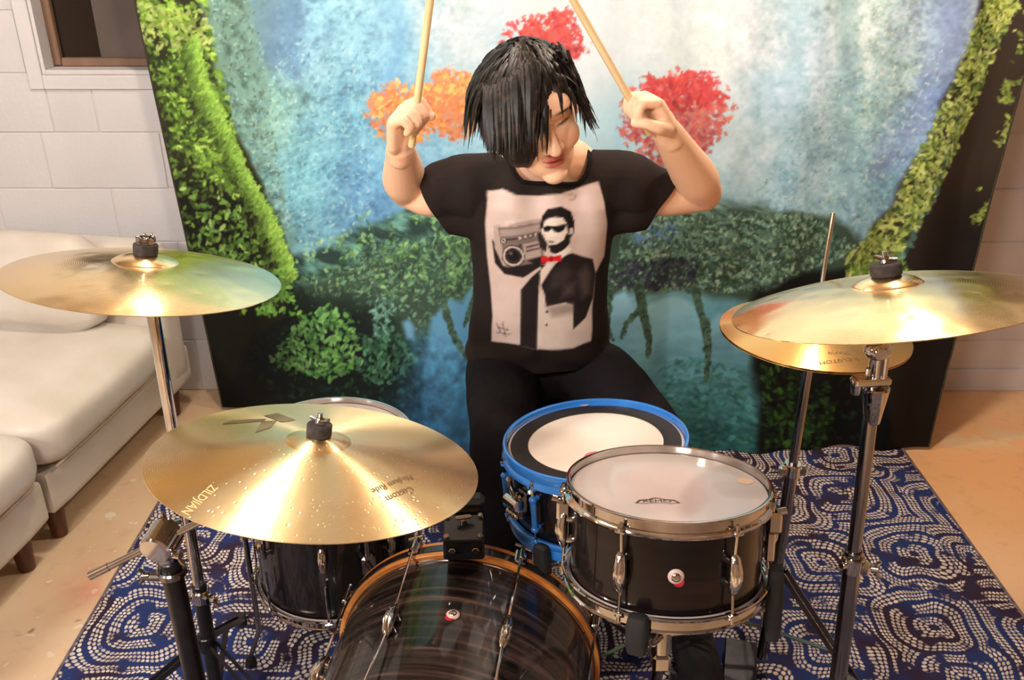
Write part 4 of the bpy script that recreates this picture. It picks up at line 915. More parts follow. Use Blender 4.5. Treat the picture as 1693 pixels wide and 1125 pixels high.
# ride stand (boom)
tl = at(268, 900, Y=1.12)
rb = RIDEC + RIDEN * (.046 - .030)
rs_ = thing('cymbal_stand', 'thick black boom stand with chrome tilter holding the large front cymbal, lower left', 'cymbal stand', (tl.x + .02, tl.y, RH))
pb = Vector((tl.x + .012, tl.y, .03))
MB().cyl(tl + Vector((.006, 0, -.03)), Vector((pb.x - .002, pb.y, .30)), .0165, n=24).build('upper_tube', BLACKM, rs_, world=True)
MB().cyl(Vector((pb.x - .002, pb.y, .36)), pb, .0195, n=24).build('lower_tube', BLACKM, rs_, world=True)
bl = tl - (rb - tl).normalized() * .0 + Vector((0, 0, .006)); bd = (rb - Vector((0, 0, .02)) - bl).normalized()
MB().cyl(bl - bd * .115, bl + bd * (rb - bl).length * .97, .0058, n=14).cyl(bl - bd * .117, bl - bd * .085, .0068, n=14).build('boom_arm', CHROME, rs_, world=True)
tm = MB().cyl(bl + Vector((-.004, -.022, -.004)), bl + Vector((.004, .024, .004)), .026, n=28).cyl(bl + Vector((-.020, 0, -.012)), bl + Vector((.018, 0, .012)), .016, n=20).box(bl + Vector((.003, 0, -.034)), (.026, .026, .03), None, .005)
wing(tm, bl + Vector((.002, .022, .012)), (.3, .6, .6), .022); wing(tm, bl + Vector((.02, -.01, -.018)), (1, -.3, 0), .016)
tm.build('tilter', CHROME, rs_, world=True)
cl = MB().cyl(bl + Vector((.0065, 0, -.052)), bl + Vector((.0062, 0, -.066)), .023, n=22).box(bl + Vector((-.014, -.012, -.060)), (.03, .014, .012), None, .003); wing(cl, bl + Vector((-.024, -.012, -.058)), (-1, -.2, .1), .014)
cl.build('clamp', DCHROME, rs_, world=True)
tripod(rs_, Vector((pb.x, pb.y, RH)), .24, .30, (R(-160), R(80), R(-40)), DCHROME)
cym_top(rs_, RIDEC, RIDEN, .045, .0195, hf=.020)

def straight_stand(label, C, n, h, foot, joints, hub, rleg, angs, wk, metal_lo, metal_up, r_up=.0115, r_lo=.0150):
    n = Vector(n).normalized(); b = Vector(C) + n * (h - .032); t = thing('cymbal_stand', label, 'cymbal stand', (foot.x, foot.y, RH))
    top = b + Vector((0, 0, -.035)); ax = (Vector((foot.x, foot.y, .03)) - top)
    def J(z): return top + ax * ((top.z - z) / (top.z - .03))
    tt = MB().cyl(b, b - n * .022, .006, n=12).box(b + Vector((-.006, 0, -.030)), (.036, .020, .012), (0, 0, R(10)), .004).box(b + Vector((0, 0, -.05)), (.020, .024, .042), None, .006)
    tt.cyl(b + Vector((-.028, 0, -.032)), b + Vector((-.020, 0, -.046)), .009, .011, 14); wing(tt, b + Vector((.010, -.008, -.030)), (1, -.5, 0), .013)
    tt.cyl(b + Vector((-.012, -.002, -.006)), b + Vector((.012, .002, -.006)), .013, n=20)
    tt.build('tilter', CHROME, t, world=True)
    MB().cyl(top - Vector((0, 0, .03)), J(joints[0]), r_up, n=20).build('upper_tube', metal_up, t, world=True)
    MB().cyl(J(joints[0] + .03), J(.03), r_lo, n=20).build('lower_tube', metal_lo, t, world=True)
    j = J(joints[0]); jc = MB().cyl(j + Vector((0, 0, .018)), j + Vector((0, 0, -.014)), r_lo + .0045, n=20).box(j + Vector((.016, -.010, 0)), (.022, .020, .022), (0, 0, R(-25)), .004)
    wing(jc, j + Vector((.027, -.014, .002)), (1, -.5, .2), .016); wing(jc, j + Vector((-.014, -.008, .004)), (-1, -.4, .2), .008)
    jc.build('height_clamp', CHROME, t, world=True)
    base = J(.03); base.z = RH
    tripod(t, base, hub, rleg, angs, metal_lo)
    cym_top(t, C, n, h, .0205 if wk == 'ring' else .0225, wk, .019)
    return t
straight_stand('dark straight cymbal stand rising behind the front cymbal, by the sofa', CLC, CLN, .042, at(352, 1110, Y=CLC.y), (.335,), .20, .27, (R(200), R(95), R(-30)), 'ring', BLACKM, CHROME)
f2 = at(1386, 1122, Y=1.24); topR = CRC + CRN * .01; ftR = topR + (f2 - topR) * ((topR.z - .03) / (topR.z - f2.z))
crs = straight_stand('chrome straight cymbal stand with bright clamp, right side on the open rug', CRC, CRN, .042, Vector((ftR.x, ftR.y, 0)), (.60,), .30, .31, (R(68), R(-50), R(178)), True, DCHROME, DCHROME)

def crz(v): return topR + (ftR - topR) * ((topR.z - at(1440, v, Y=1.24).z) / (topR.z - .03))
q0, q1, q2, q3 = crz(574), crz(622), crz(640), crz(700)
rt = MB().ell(q0 + Vector((-.010, -.014, 0)), (.021, .016, .016), None, 20, 12).cyl(q0 + Vector((-.012, -.03, 0)), q0 + Vector((-.012, .004, 0)), .010, n=18)
for sx in (-.006, .006): rt.cyl(q0 + Vector((sx, -.010, 0)), q1 + Vector((sx, -.010, 0)), .0042, n=12)
rt.build('ratchet_tilter', CHROME, crs, world=True)
ck = MB().box(q1.lerp(q2, .3) + Vector((-.012, -.006, 0)), (.058, .024, .013), (0, 0, R(6)), .003).cyl(q1 + Vector((-.036, -.010, 0)), q2 + Vector((-.034, -.010, -.008)), .010, .0075, 16).box(q1 + Vector((-.020, -.010, .011)), (.008, .006, .016), None, .002)
ck.build('tilter_clamp', CHROME, crs, world=True)
MB().cyl(q2, q3, .021, .0125, 24).build('tube_socket', CHROME, crs, world=True)

# hi-hat stand
hb = HHC - HHN * .03
hh = thing('hi_hat_stand', 'chrome hi-hat stand with long pull rod, at right behind the crash stand', 'hi-hat stand', (hb.x, hb.y, RH))
MB().cyl((hb.x, hb.y, HHC.z - .06), (hb.x + HHN.x * .25, hb.y + HHN.y * .3, at(1375, 354, Y=1.58).z), .0042, n=12).build('pull_rod', CHROME, hh, world=True)
MB().cyl((hb.x, hb.y, HHC.z - .035), (hb.x, hb.y, .52), .0095, n=18).build('upper_tube', DCHROME, hh, world=True)
MB().cyl((hb.x, hb.y, .56), (hb.x, hb.y, .05), .0135, n=18).build('lower_tube', DCHROME, hh, world=True)
jc = MB().cyl((hb.x, hb.y, .585), (hb.x, hb.y, .555), .019, n=20).box((hb.x - .02, hb.y - .006, .57), (.02, .016, .024), None, .005).box((hb.x + .02, hb.y - .006, .57), (.02, .016, .024), None, .005).build('height_clamp', CHROME, hh, world=True)
MB().cyl((hb.x, hb.y, HHC.z - .03), (hb.x, hb.y, HHC.z - .055), .016, .011, 20).build('hat_seat', CHROME, hh, world=True)
cu = HHC + HHN * .036
MB().cyl(cu + HHN * .0, cu + HHN * .012, .0165, n=24).cyl(cu + HHN * .012, cu + HHN * .035, .009, n=14).build('clutch', CHROME, hh, world=True)
tripod(hh, Vector((hb.x, hb.y, RH)), .30, .30, (R(-42), R(90), R(170)), DCHROME)
MB().box((hb.x - .06, hb.y - .04, .03), (.075, .20, .012), (R(9), 0, R(-14)), .003).build('pedal', BLACKM, hh, world=True)

# basket stands for the tom and the snare
def basket(name, label, C, n, Rr, depth, foot, angs, tips, hub=.22, rleg=.22, legs=(R(30), R(150), R(270))):
    t = thing(name, label, 'drum stand', (foot.x, foot.y, RH)); n = Vector(n).normalized(); b = Vector(C) - n * (depth + .012)
    hubp = b - n * .085; Q = Vector((0, 0, 1)).rotation_difference(n).to_matrix()
    MB().cyl(hubp + n * .02, hubp - n * .03, .017, n=18).box(hubp - n * .045, (.03, .034, .03), Q, .005).build('tilter', CHROME, t, world=True)
    for a, tip in zip(angs, tips):
        d = Q @ Vector((math.cos(a), math.sin(a), 0)); e = b + d * (Rr + .004); mid = hubp + (e - hubp) * .45 - n * .012
        ar = MB().tube([hubp, mid, b + d * (Rr * .85) - n * .022, e - n * .012, e + n * .004], [.0075, .0075, .007, .007, .006], 10, flat=.55).build('arm', CHROME, t, world=True)
        g = b + d * (Rr + .008); sidev = n.cross(d)
        MB().rbox(g + n * (.016 - .014 * (tip - 1)), (.026, .032, .050 * tip), .009, 0, 3, Matrix((d, sidev, n)).transposed()).build('rubber_grip', RUBBER, ar, world=True)
    MB().cyl(hubp - n * .04, Vector((foot.x, foot.y, .26)), .0095, n=16).build('upper_tube', DCHROME, t, world=True)
    MB().cyl(Vector((foot.x, foot.y, .32)), Vector((foot.x, foot.y, .04)), .0125, n=16).build('lower_tube', DCHROME, t, world=True)
    tripod(t, Vector((foot.x, foot.y, RH)), hub, rleg, legs, DCHROME)
    return t
basket('tom_stand', 'chrome basket stand with black rubber grips carrying the small tom', TOMC, TOMN, .163, TD, Vector((TOMC.x + .005, TOMC.y + .01, 0)), (R(-112), R(-14), R(120)), (1.25, 2.5, 1.0))
basket('snare_stand', 'dark basket stand mostly hidden under the blue-hooped snare', SNC, SNN, .187, SD, Vector((SNC.x, SNC.y + .02, 0)), (R(-128), R(0), R(120)), (1.4, 1.0, 1.0), legs=(R(0), R(115), R(65)))
tom.name = 'tom_drum'; ftom.name = 'floor_tom'; snare.name = 'snare_drum'
# ------------------------------------------------------------------ the drummer
def limb(mb, pts, rs, n=18, flat=None, side=None):
    # closed tapered sweep with rounded ends; flat squashes the section along `side`
    pts = [Vector(p) for p in pts]; P = []; RR = []
    for i in range(len(pts) - 1):
        for k in range(6):
            t = k / 6; P.append(pts[i].lerp(pts[i + 1], t)); RR.append(rs[i] * (1 - t) + rs[i + 1] * t)
    P.append(pts[-1]); RR.append(rs[-1])
    for _ in range(2):
        P = [P[0]] + [(P[i - 1] + P[i] * 2 + P[i + 1]) / 4 for i in range(1, len(P) - 1)] + [P[-1]]
        RR = [RR[0]] + [(RR[i - 1] + RR[i] * 2 + RR[i + 1]) / 4 for i in range(1, len(RR) - 1)] + [RR[-1]]
    d0 = (P[0] - P[1]).normalized(); d1 = (P[-1] - P[-2]).normalized(); A = []; AR = []
    for th in (80, 55, 28): A.append(P[0] + d0 * RR[0] * math.sin(R(th))); AR.append(RR[0] * math.cos(R(th)))
    for th in (28, 55, 80): P.append(P[-1 if th == 28 else -1] if False else pts[-1] + d1 * RR[-1] * 0 + d1 * rs[-1] * math.sin(R(th)))
    RR += [rs[-1] * math.cos(R(th)) for th in (28, 55, 80)]
    mb.tube(A + P, AR + RR, n); return mb
def voxel(mb, size, smooth_it=4, fac=.5):
    me = bpy.data.meshes.new('tmp'); me.from_pydata([tuple(p) for p in mb.v], [], mb.f); o = bpy.data.objects.new('tmp', me); COL.objects.link(o)
    bm = bmesh.new(); bm.from_mesh(me); bmesh.ops.recalc_face_normals(bm, faces=bm.faces); bm.to_mesh(me); bm.free()
    r = o.modifiers.new('r', 'REMESH'); r.mode = 'VOXEL'; r.voxel_size = size
    s = o.modifiers.new('s', 'SMOOTH'); s.factor = fac; s.iterations = smooth_it
    dg = bpy.context.evaluated_depsgraph_get(); dg.update()
    m2 = bpy.data.meshes.new_from_object(o.evaluated_get(dg)); bpy.data.objects.remove(o)
    n = len(m2.vertices); co = np.empty(n * 3, np.float32); m2.vertices.foreach_get('co', co); return m2, co.reshape(-1, 3)
def put(me, co): me.vertices.foreach_set('co', co.astype(np.float32).ravel()); me.update()
def v3(v): return np.array(v, float)

person = thing('person', 'drummer with black hair over the face, black printed t-shirt, both hands raised holding drumsticks', 'person', (.066, 2.02, 0))
PO = Vector((.066, 2.02, 0))
def attach(me, name, parent, m, label=None):
    co = np.empty(len(me.vertices) * 3, np.float32); me.vertices.foreach_get('co', co); co = co.reshape(-1, 3) - np.array(PO); put(me, co)
    me.name = name; me.materials.clear(); me.materials.append(m); me.polygons.foreach_set('use_smooth', [True] * len(me.polygons))
    return link(name, me, parent, label)

# joints
SL, SR = at(752, 300, Y=1.88), at(1036, 292, Y=1.88)
EL, ER = at(674, 314, Y=1.95), at(1163, 320, Y=1.95)
WL, WR = at(662, 246, Y=1.78), at(1103, 218, Y=1.76)
NK = Vector((.078, 1.88, 1.135))
HC = at(884, 184, Y=1.745)                                            # head centre
hu = Vector((-.20, -.30, .93)).normalized(); hf_ = Vector((.30, -.86, -.38)); hf_ = (hf_ - hu * hf_.dot(hu)).normalized(); hr = hu.cross(hf_).normalized()   # up, face direction, side
HQ = Matrix((hr, -hf_, hu)).transposed()                                # local x side, local -y face, z up
HS = 1.06
def hd(x, y, z): return HC + HQ @ Vector((x, y, z)) * HS

def hand(mb, W, d, n, s, stick_r=.0075):
    # fist round a stick: d wrist->knuckles, n palm normal, s thumb side; returns grip point
    d = Vector(d).normalized(); n = Vector(n); n = (n - d * n.dot(d)).normalized(); s2 = d.cross(n).normalized(); s2 = s2 if s2.dot(Vector(s)) > 0 else -s2
    k = 1.0
    Q = Matrix((s2, n, d)).transposed()
    mb.rbox(W + d * .048 * k - n * .002, (.074, .030, .088), .0145, .003, 4, Q)
    limb(mb, [W + d * -.02, W + d * .03], [.026, .027], 14)
    G = W + d * .082 + n * .030
    for i, (o, L_) in enumerate(((.030, 1.0), (.010, 1.06), (-.010, 1.0), (-.029, .82))):
        b = W + d * (.088 - abs(i - 1) * .004) + s2 * o - n * .002; p = [b]; a = 0
        for ang, ln in ((48, .036), (135, .026), (205, .019)):
            a = R(ang); p.append(p[-1] + (d * math.cos(a) + n * math.sin(a)) * ln * L_)
        limb(mb, p, [.0105, .0095, .0088, .0078], 12)
    th0 = W + d * .026 + s2 * .030 + n * .008
    limb(mb, [th0, th0 + d * .026 + s2 * .016 + n * .016, th0 + d * .048 + s2 * .010 + n * .030, th0 + d * .056 - s2 * .004 + n * .044], [.0150, .0125, .0108, .0092], 12)
    return G, s2

bm_ = MB()
# head: skull, jaw, cheeks, chin, nose, ears, neck
e = lambda c, r: bm_.ell(hd(*c), [k * HS for k in r], HQ, 28, 18)
e((0, .012, .030), (.076, .094, .088)); e((0, -.008, -.012), (.069, .080, .080)); e((0, -.036, -.062), (.050, .050, .052)); e((0, -.064, -.096), (.024, .022, .020))
e((-.036, -.052, -.030), (.026, .026, .030)); e((.036, -.052, -.030), (.026, .026, .030)); e((0, -.074, .040), (.050, .020, .030))
for sx in (-1, 1):
    bm_.ell(hd(sx * .076, .014, -.012), (.008, .020, .032), HQ, 14, 10); bm_.ell(hd(sx * .080, .022, -.004), (.006, .012, .026), HQ, 12, 8)
limb(bm_, [hd(0, -.083, .018), hd(0, -.096, -.006), hd(0, -.106, -.026)], [.0075 * HS, .0085 * HS, .0120 * HS], 14)
for sx in (-1, 1): bm_.ell(hd(sx * .0125, -.092, -.029), (.0095, .011, .009), HQ, 12, 8)
bm_.ell(hd(0, -.086, -.0505), (.0235, .0105, .0062), HQ, 18, 10); bm_.ell(hd(0, -.084, -.0620), (.0205, .0110, .0072), HQ, 18, 10)
limb(bm_, [hd(0, .02, -.045), NK + Vector((0, -.02, .02)), NK + Vector((0, .01, -.06))], [.054, .052, .054], 24)
# torso under the shirt
for z, cx, cy, rx, ry in ((.60, .066, 2.03, .150, .10), (.72, .066, 1.99, .130, .092), (.84, .064, 1.955, .125, .090), (.96, .066, 1.92, .140, .098), (1.05, .068, 1.90, .150, .098), (1.10, .07, 1.89, .13, .075)):
    bm_.ell((cx, cy, z), (rx, ry, .10), None, 28, 14)
DZ = Vector((0, 0, -.022)); limb(bm_, [SL.lerp(NK, .7) + DZ, SL + DZ * .5], [.042, .044]); limb(bm_, [SR.lerp(NK, .7) + DZ, SR + DZ * .5], [.042, .044])
# arms
def arm(S, E_, W, H_):
    limb(bm_, [S, H_, E_], [.047, .045, .040], 22)
    a = (W - E_); m1 = E_ + a * .28
    out = (E_ - S).normalized()
    limb(bm_, [E_, m1 + out * .004, E_ + a * .7, W], [.041, .049, .037, .029], 22)
HL_, HR_ = at(714, 328, Y=1.92), at(1092, 326, Y=1.92)
arm(SL, EL, WL, HL_); arm(SR, ER, WR, HR_)
fl_ = (WL - EL).normalized(); fr_ = (WR - ER).normalized()
GL, sL = hand(bm_, WL, fl_ * .6 + Vector((.12, -.15, .9)), (1, -.35, -.25), (0, -.3, 1))
GR, sR = hand(bm_, WR, fr_ * .5 + Vector((-.5, -.1, .75)), (-.8, -.3, -.5), (-.4, -.5, .8))
body, bco = voxel(bm_, .0032, 3)
# sculpt the face: eye sockets, closed lids, philtrum, lips
L3 = (bco - v3(HC)) @ np.array(HQ) / HS
def g(c, s): return np.exp(-(((L3[:, 0] - c[0]) / s[0]) ** 2 + ((L3[:, 1] - c[1]) / s[1]) ** 2 + ((L3[:, 2] - c[2]) / s[2]) ** 2))
disp = np.zeros(len(bco)); front = L3[:, 1] < -.02
for sx in (-1, 1):
    disp -= .0085 * g((sx * .031, -.080, .012), (.016, .03, .012)); disp += .0052 * g((sx * .031, -.075, .010), (.011, .03, .0075)); disp += .003 * g((sx * .030, -.085, .034), (.022, .03, .006))
disp -= .0022 * g((0, -.092, -.0562), (.022, .02, .0018)); disp -= .002 * g((0, -.09, -.040), (.004, .03, .006))
fd = v3(hf_)
bco2 = bco + (disp * front * HS)[:, None] * fd
put(body, bco2)
skin = np.array([244, 198, 166]) / 255.; lips = np.array([190, 92, 82]) / 255.; dark = np.array([40, 24, 20]) / 255.
C_ = np.tile(srgb2lin(skin), (len(bco), 1))
def tint(w, c):
    global C_
    w = np.clip(w, 0, 1)[:, None]; C_ = C_ * (1 - w) + srgb2lin(c) * w
tint(1.6 * g((0, -.090, -.0505), (.020, .02, .0055)) * front, lips); tint(1.6 * g((0, -.088, -.0620), (.017, .02, .0062)) * front, lips)
tint(1.3 * g((0, -.095, -.0562), (.019, .02, .0020)) * front, np.array([110, 45, 42]) / 255.)
for sx in (-1, 1):
    tint(1.3 * g((sx * .031, -.08, .033), (.018, .03, .0038)) * front, dark); tint(1.5 * g((sx * .031, -.08, .0045), (.014, .03, .0022)) * front, dark)
    tint(.35 * g((sx * .042, -.065, -.030), (.018, .03, .016)) * front, np.array([205, 110, 85]) / 255.)
    tint(1.0 * g((sx * .0075, -.100, -.0345), (.0035, .012, .003)) * front, np.array([90, 45, 35]) / 255.)
nz = np.array([mnoise.noise(Vector(p) * 22) for p in bco[::1]]) if len(bco) < 60000 else np.zeros(len(bco))
C_ *= (1 + .06 * nz)[:, None]
color_attr(body, C_)
SKINM = attr_mat('skin', .5, (500, .04), .4, sss=.12)
attach(body, 'body', person, SKINM)

# trousers and shoes
tb = MB()
tb.ell((.066, 2.05, .60), (.172, .135, .115), None, 28, 16).ell((.066, 2.10, .56), (.175, .12, .09), None, 28, 16)
KL, KR = at(826, 712, Y=1.70), at(1096, 732, Y=1.74)
AL, AR_ = Vector((-.015, 1.66, .10)), Vector((.43, 1.66, .10))
limb(tb, [Vector((-.018, 2.05, .575)), Vector((-.022, 1.90, .59)), KL + Vector((0, .02, -.01))], [.098, .088, .070], 28)
limb(tb, [KL + Vector((0, .015, -.015)), KL.lerp(AL, .35) + Vector((0, .02, 0)), AL], [.068, .064, .050], 24)
limb(tb, [Vector((.150, 2.05, .575)), Vector((.235, 1.91, .59)), KR + Vector((0, .02, -.01))], [.098, .086, .068], 28)
limb(tb, [KR + Vector((0, .015, -.015)), KR.lerp(AR_, .35) + Vector((0, .02, 0)), AR_], [.066, .062, .050], 24)
tr, tco = voxel(tb, .006, 4)
nzv = np.array([[mnoise.noise(Vector((p[0] * 9, p[1] * 9, p[2] * 22))) , 0, mnoise.noise(Vector((p[0] * 14, p[1] * 20, p[2] * 8 + 9)))] for p in tco.tolist()])
tco = tco + nzv * .006; put(tr, tco); attach(tr, 'trousers', person, TROUSER)
for A_ in (AL, AR_):
    s_ = MB(); s_.ell(A_ + Vector((0, -.015, -.03)), (.045, .065, .05), None, 20, 12).rbox(A_ + Vector((0, -.07, -.050)), (.09, .25, .07), .034, .006, 6)
    s_.rbox(A_ + Vector((0, -.07, -.083)), (.094, .262, .018), .008, 0, 4).build('shoe', SHOE, person, world=True)

# t-shirt
sh = MB()
rings = [(.615, .066, 2.035, .186, .138), (.66, .066, 2.015, .178, .140), (.72, .066, 1.985, .166, .136), (.80, .066, 1.960, .157, .128), (.88, .065, 1.938, .155, .124), (.95, .064, 1.918, .158, .124), (1.01, .066, 1.902, .166, .124), (1.06, .067, 1.893, .172, .118), (1.10, .069, 1.888, .158, .104), (1.135, .072, 1.885, .120, .080), (1.155, .075, 1.885, .085, .068)]
vs = []; fs = []; NN = 72
for z, cx, cy, rx, ry in rings:
    for k in range(NN):
        a = 2 * PI * k / NN; q = 2.35; ca, sa2 = math.cos(a), math.sin(a)
        vs.append(Vector((cx + rx * math.copysign(abs(ca) ** (2 / q), ca), cy + ry * math.copysign(abs(sa2) ** (2 / q), sa2), z + (.012 * sa2 if z < .7 else 0))))
for i in range(len(rings) - 1):
    for k in range(NN): l = (k + 1) % NN; fs.append((i * NN + k, i * NN + l, (i + 1) * NN + l, (i + 1) * NN + k))
fs.append(tuple(range(NN - 1, -1, -1))); fs.append(tuple((len(rings) - 1) * NN + k for k in range(NN))); sh.add(vs, fs)
limb(sh, [NK + Vector((0, .02, -.045)), NK + Vector((-.005, -.004, .008))], [.078, .060], 26)
def sleeve(S, H_, rr_):
    inner = S.lerp(NK, .60) + Vector((0, 0, -.036)); d = (H_ - S).normalized()
    limb(sh, [inner, S + Vector((0, 0, -.012)), H_, H_ + d * .05], [.076, .068, rr_, rr_], 28)
    limb(sh, [inner + Vector((0, 0, -.07)), S.lerp(H_, .3) + Vector((0, 0, -.055)), H_ + d * .03 + Vector((0, 0, -.012))], [.06, .050, .048], 22)
sleeve(SL, HL_, .060); sleeve(SR, HR_, .055)
cL, dL = HL_ + Vector((-.004, 0, 0)), Vector((-.87, -.1, -.48)); cR, dR = HR_ + Vector((.004, 0, 0)), Vector((.88, -.1, -.47))
shm, sco = voxel(sh, .0036, 5)
bm = bmesh.new(); bm.from_mesh(shm)
def cut(bm, co, no, near=None):
    fsel = [f for f in bm.faces if near is None or near(f.calc_center_median())]
    geom = list({v for f in fsel for v in f.verts}) + list({e_ for f in fsel for e_ in f.edges}) + fsel
    bmesh.ops.bisect_plane(bm, geom=geom, plane_co=co, plane_no=no)
    dl = [f for f in bm.faces if (near is None or near(f.calc_center_median())) and (f.calc_center_median() - Vector(co)).dot(Vector(no)) > 1e-6]
    bmesh.ops.delete(bm, geom=dl, context='FACES')
cut(bm, cL, dL.normalized(), lambda p: p.x < SL.x + .03 and p.z > .96 and (p - cL).length < .13)
cut(bm, cR, dR.normalized(), lambda p: p.x > SR.x - .03 and p.z > .96 and (p - cR).length < .13)
nn = Vector((.03, -.30, .93)).normalized(); cut(bm, NK + Vector((0, -.008, .006)), nn, lambda p: (p - NK - Vector((0, -.02, 0))).length < .086 and p.z > 1.08)
cut(bm, (.066, 1.95, .632), (0, -.05, -1), lambda p: p.z < .68)
bmesh.ops.delete(bm, geom=[v for v in bm.verts if not v.link_faces], context='VERTS')
bm.to_mesh(shm); bm.free()
n = len(shm.vertices); sco = np.empty(n * 3, np.float32); shm.vertices.foreach_get('co', sco); sco = sco.reshape(-1, 3).astype(float)
pu, pv = photo_px(sco)
nrm = np.empty(n * 3, np.float32); shm.vertices.foreach_get('normal', nrm); nrm = nrm.reshape(-1, 3).astype(float)
# cloth folds: soft drapes pulled from the shoulders, creases at the waist
X, Y_, Z = sco[:, 0], sco[:, 1], sco[:, 2]
fold = .0060 * np.sin(X * 72 + (Z - 1.0) * 26 + 2 * np.sin(Z * 9)) * np.clip((Z - .93) * 6, 0, 1) * np.clip(1.16 - Z, 0, .08) * 12.5
fold += .0035 * np.sin((Z * 60 + np.abs(X - .066) * 60 + 2 * np.sin(X * 21))) * np.clip((.80 - Z) * 8, 0, 1)
fold += .004 * (fbm(X * 100 + 400, Z * 100 + Y_ * 60, 7, 3, 91, 1.3, .6) - .5)
fold *= np.clip((Z - .60) * 20, 0, 1)
sco2 = sco + nrm * fold[:, None]; put(shm, sco2)
def paint_shirt():
    S = 2; W_, H_ = 240 * S, 310 * S
    YY, XX = np.mgrid[0:H_, 0:W_].astype(float); XX = XX / S + 780; YY = YY / S + 285
    img = np.zeros((H_, W_, 4)); img[..., :3] = .7
    def cp(pts): return [(740 + x / 2.884, 230 + y / 2.884) for x, y in pts]
    def fill(pts, col, k=1.0, soft=1.2, raw=False):
        m = (poly_mask(XX, YY, cp(pts), soft) * k)[..., None]; img[..., :3] = img[..., :3] * (1 - m) + np.array(col) / 255. * m
    def disc(x, y, r, col, soft=1.0, ey=1.0):
        x, y = 740 + x / 2.884, 230 + y / 2.884; r = r / 2.884
        m = np.clip((r - np.hypot(XX - x, (YY - y) / ey)) / soft + .5, 0, 1)[..., None]; img[..., :3] = img[..., :3] * (1 - m) + np.array(col) / 255. * m
    panel = [(188, 248), (260, 240), (330, 268), (430, 272), (540, 262), (640, 225), (718, 203), (742, 300), (758, 400), (745, 560), (705, 640), (690, 800), (686, 965), (600, 1000), (520, 1004), (430, 1000), (345, 982), (208, 966), (215, 850), (205, 700), (188, 560), (178, 400)]
    img[..., 3] = poly_mask(XX, YY, cp(panel), 1.5)
    img[..., :3] = np.array([206, 186, 178]) / 255. * (1 + .10 * (fbm(XX, YY, 30, 3, 6) - .5))[..., None]
    D_ = (34, 27, 28)
    fill([(210, 480), (225, 590), (270, 645), (360, 662), (440, 610), (470, 560), (300, 600)], D_)                                   # raised arm
    fill([(215, 415), (250, 410), (255, 440), (240, 450), (285, 612), (262, 605), (222, 520)], (178, 160, 152))                        # radio side
    fill([(236, 425), (445, 398), (462, 585), (280, 615)], (120, 105, 102)); fill([(246, 436), (442, 410), (444, 440), (252, 468)], (158, 142, 136))
    fill([(256, 480), (444, 450), (446, 458), (258, 488)], (60, 50, 50)); fill([(280, 402), (440, 384), (444, 398), (300, 416)], (170, 150, 144)); fill([(270, 390), (320, 384), (324, 400), (276, 408)], (214, 196, 188))
    fill([(360, 500), (440, 488), (446, 560), (368, 575)], (176, 158, 150)); fill([(372, 512), (434, 502), (435, 510), (374, 520)], (70, 60, 60)); fill([(374, 530), (436, 521), (437, 528), (376, 538)], (70, 60, 60)); fill([(340, 500), (352, 498), (360, 590), (346, 594)], (60, 50, 50))
    for x, y, r in ((345, 470, 9), (372, 466, 7), (396, 462, 7), (420, 458, 7)): disc(x, y, r + 3, (60, 52, 52)); disc(x, y, r, (196, 180, 172))
    disc(265, 487, 16, (50, 42, 42)); disc(265, 487, 12, (206, 190, 182)); disc(265, 487, 6, (60, 50, 50))
    disc(313, 558, 56, (70, 60, 60), ey=.95); disc(313, 558, 51, (196, 180, 172), ey=.95); disc(313, 558, 41, (48, 40, 42), ey=.95); disc(313, 558, 26, (26, 20, 22)); disc(302, 546, 9, (92, 82, 82))
    fill([(380, 580), (460, 560), (470, 600), (400, 660), (350, 720), (346, 985), (425, 1000), (432, 760), (445, 610)], D_)
    fill([(445, 600), (500, 590), (470, 660), (448, 700), (436, 730), (430, 1000), (600, 1000), (686, 965), (690, 760), (600, 700), (520, 600)], (212, 196, 186))
    fill([(540, 560), (596, 545), (640, 560), (692, 572), (706, 640), (692, 760), (660, 850), (600, 908), (598, 790), (560, 780), (470, 800), (462, 740), (446, 700), (490, 630)], D_)
    fill([(620, 640), (660, 600), (690, 640), (680, 740), (640, 760)], (92, 78, 74), .7, 6); fill([(500, 640), (560, 600), (600, 640), (560, 700), (480, 720)], (64, 54, 54), .7, 6); fill([(560, 700), (610, 680), (600, 740), (540, 760)], (84, 72, 70), .7, 6)
    fill([(470, 800), (598, 782), (600, 830), (500, 850)], (120, 104, 98), .6, 5)
    disc(474, 825, 7, D_); disc(472, 888, 6, D_)
    fill([(440, 640), (470, 600), (500, 592), (470, 650), (448, 690)], (224, 212, 202)); fill([(432, 700), (446, 700), (442, 740), (434, 730)], (180, 164, 156))
    fill([(455, 380), (500, 362), (562, 366), (580, 420), (592, 450), (572, 500), (580, 520), (520, 552), (505, 548), (482, 505), (462, 480), (470, 455), (448, 448)], (226, 212, 202))      # face and neck
    fill([(438, 432), (450, 372), (476, 334), (540, 322), (588, 346), (606, 396), (602, 450), (588, 470), (572, 440), (568, 400), (548, 372), (510, 368), (478, 378), (462, 392), (456, 420)], (26, 20, 20))
    fill([(480, 508), (520, 500), (556, 478), (566, 448), (586, 462), (582, 498), (552, 530), (516, 548), (492, 540)], (32, 25, 25)); fill([(478, 484), (508, 486), (506, 496), (482, 494)], (120, 100, 94))
    fill([(452, 424), (478, 412), (500, 414), (562, 404), (564, 412), (552, 434), (528, 444), (506, 438), (498, 424), (482, 440), (462, 442)], (18, 14, 15)); disc(590, 440, 10, (196, 180, 170), ey=1.6)
    fill([(440, 440), (458, 470), (476, 500), (470, 540), (440, 520), (430, 470)], (40, 32, 32))
    fill([(505, 555), (576, 512), (592, 528), (548, 566), (520, 590)], (232, 222, 212))
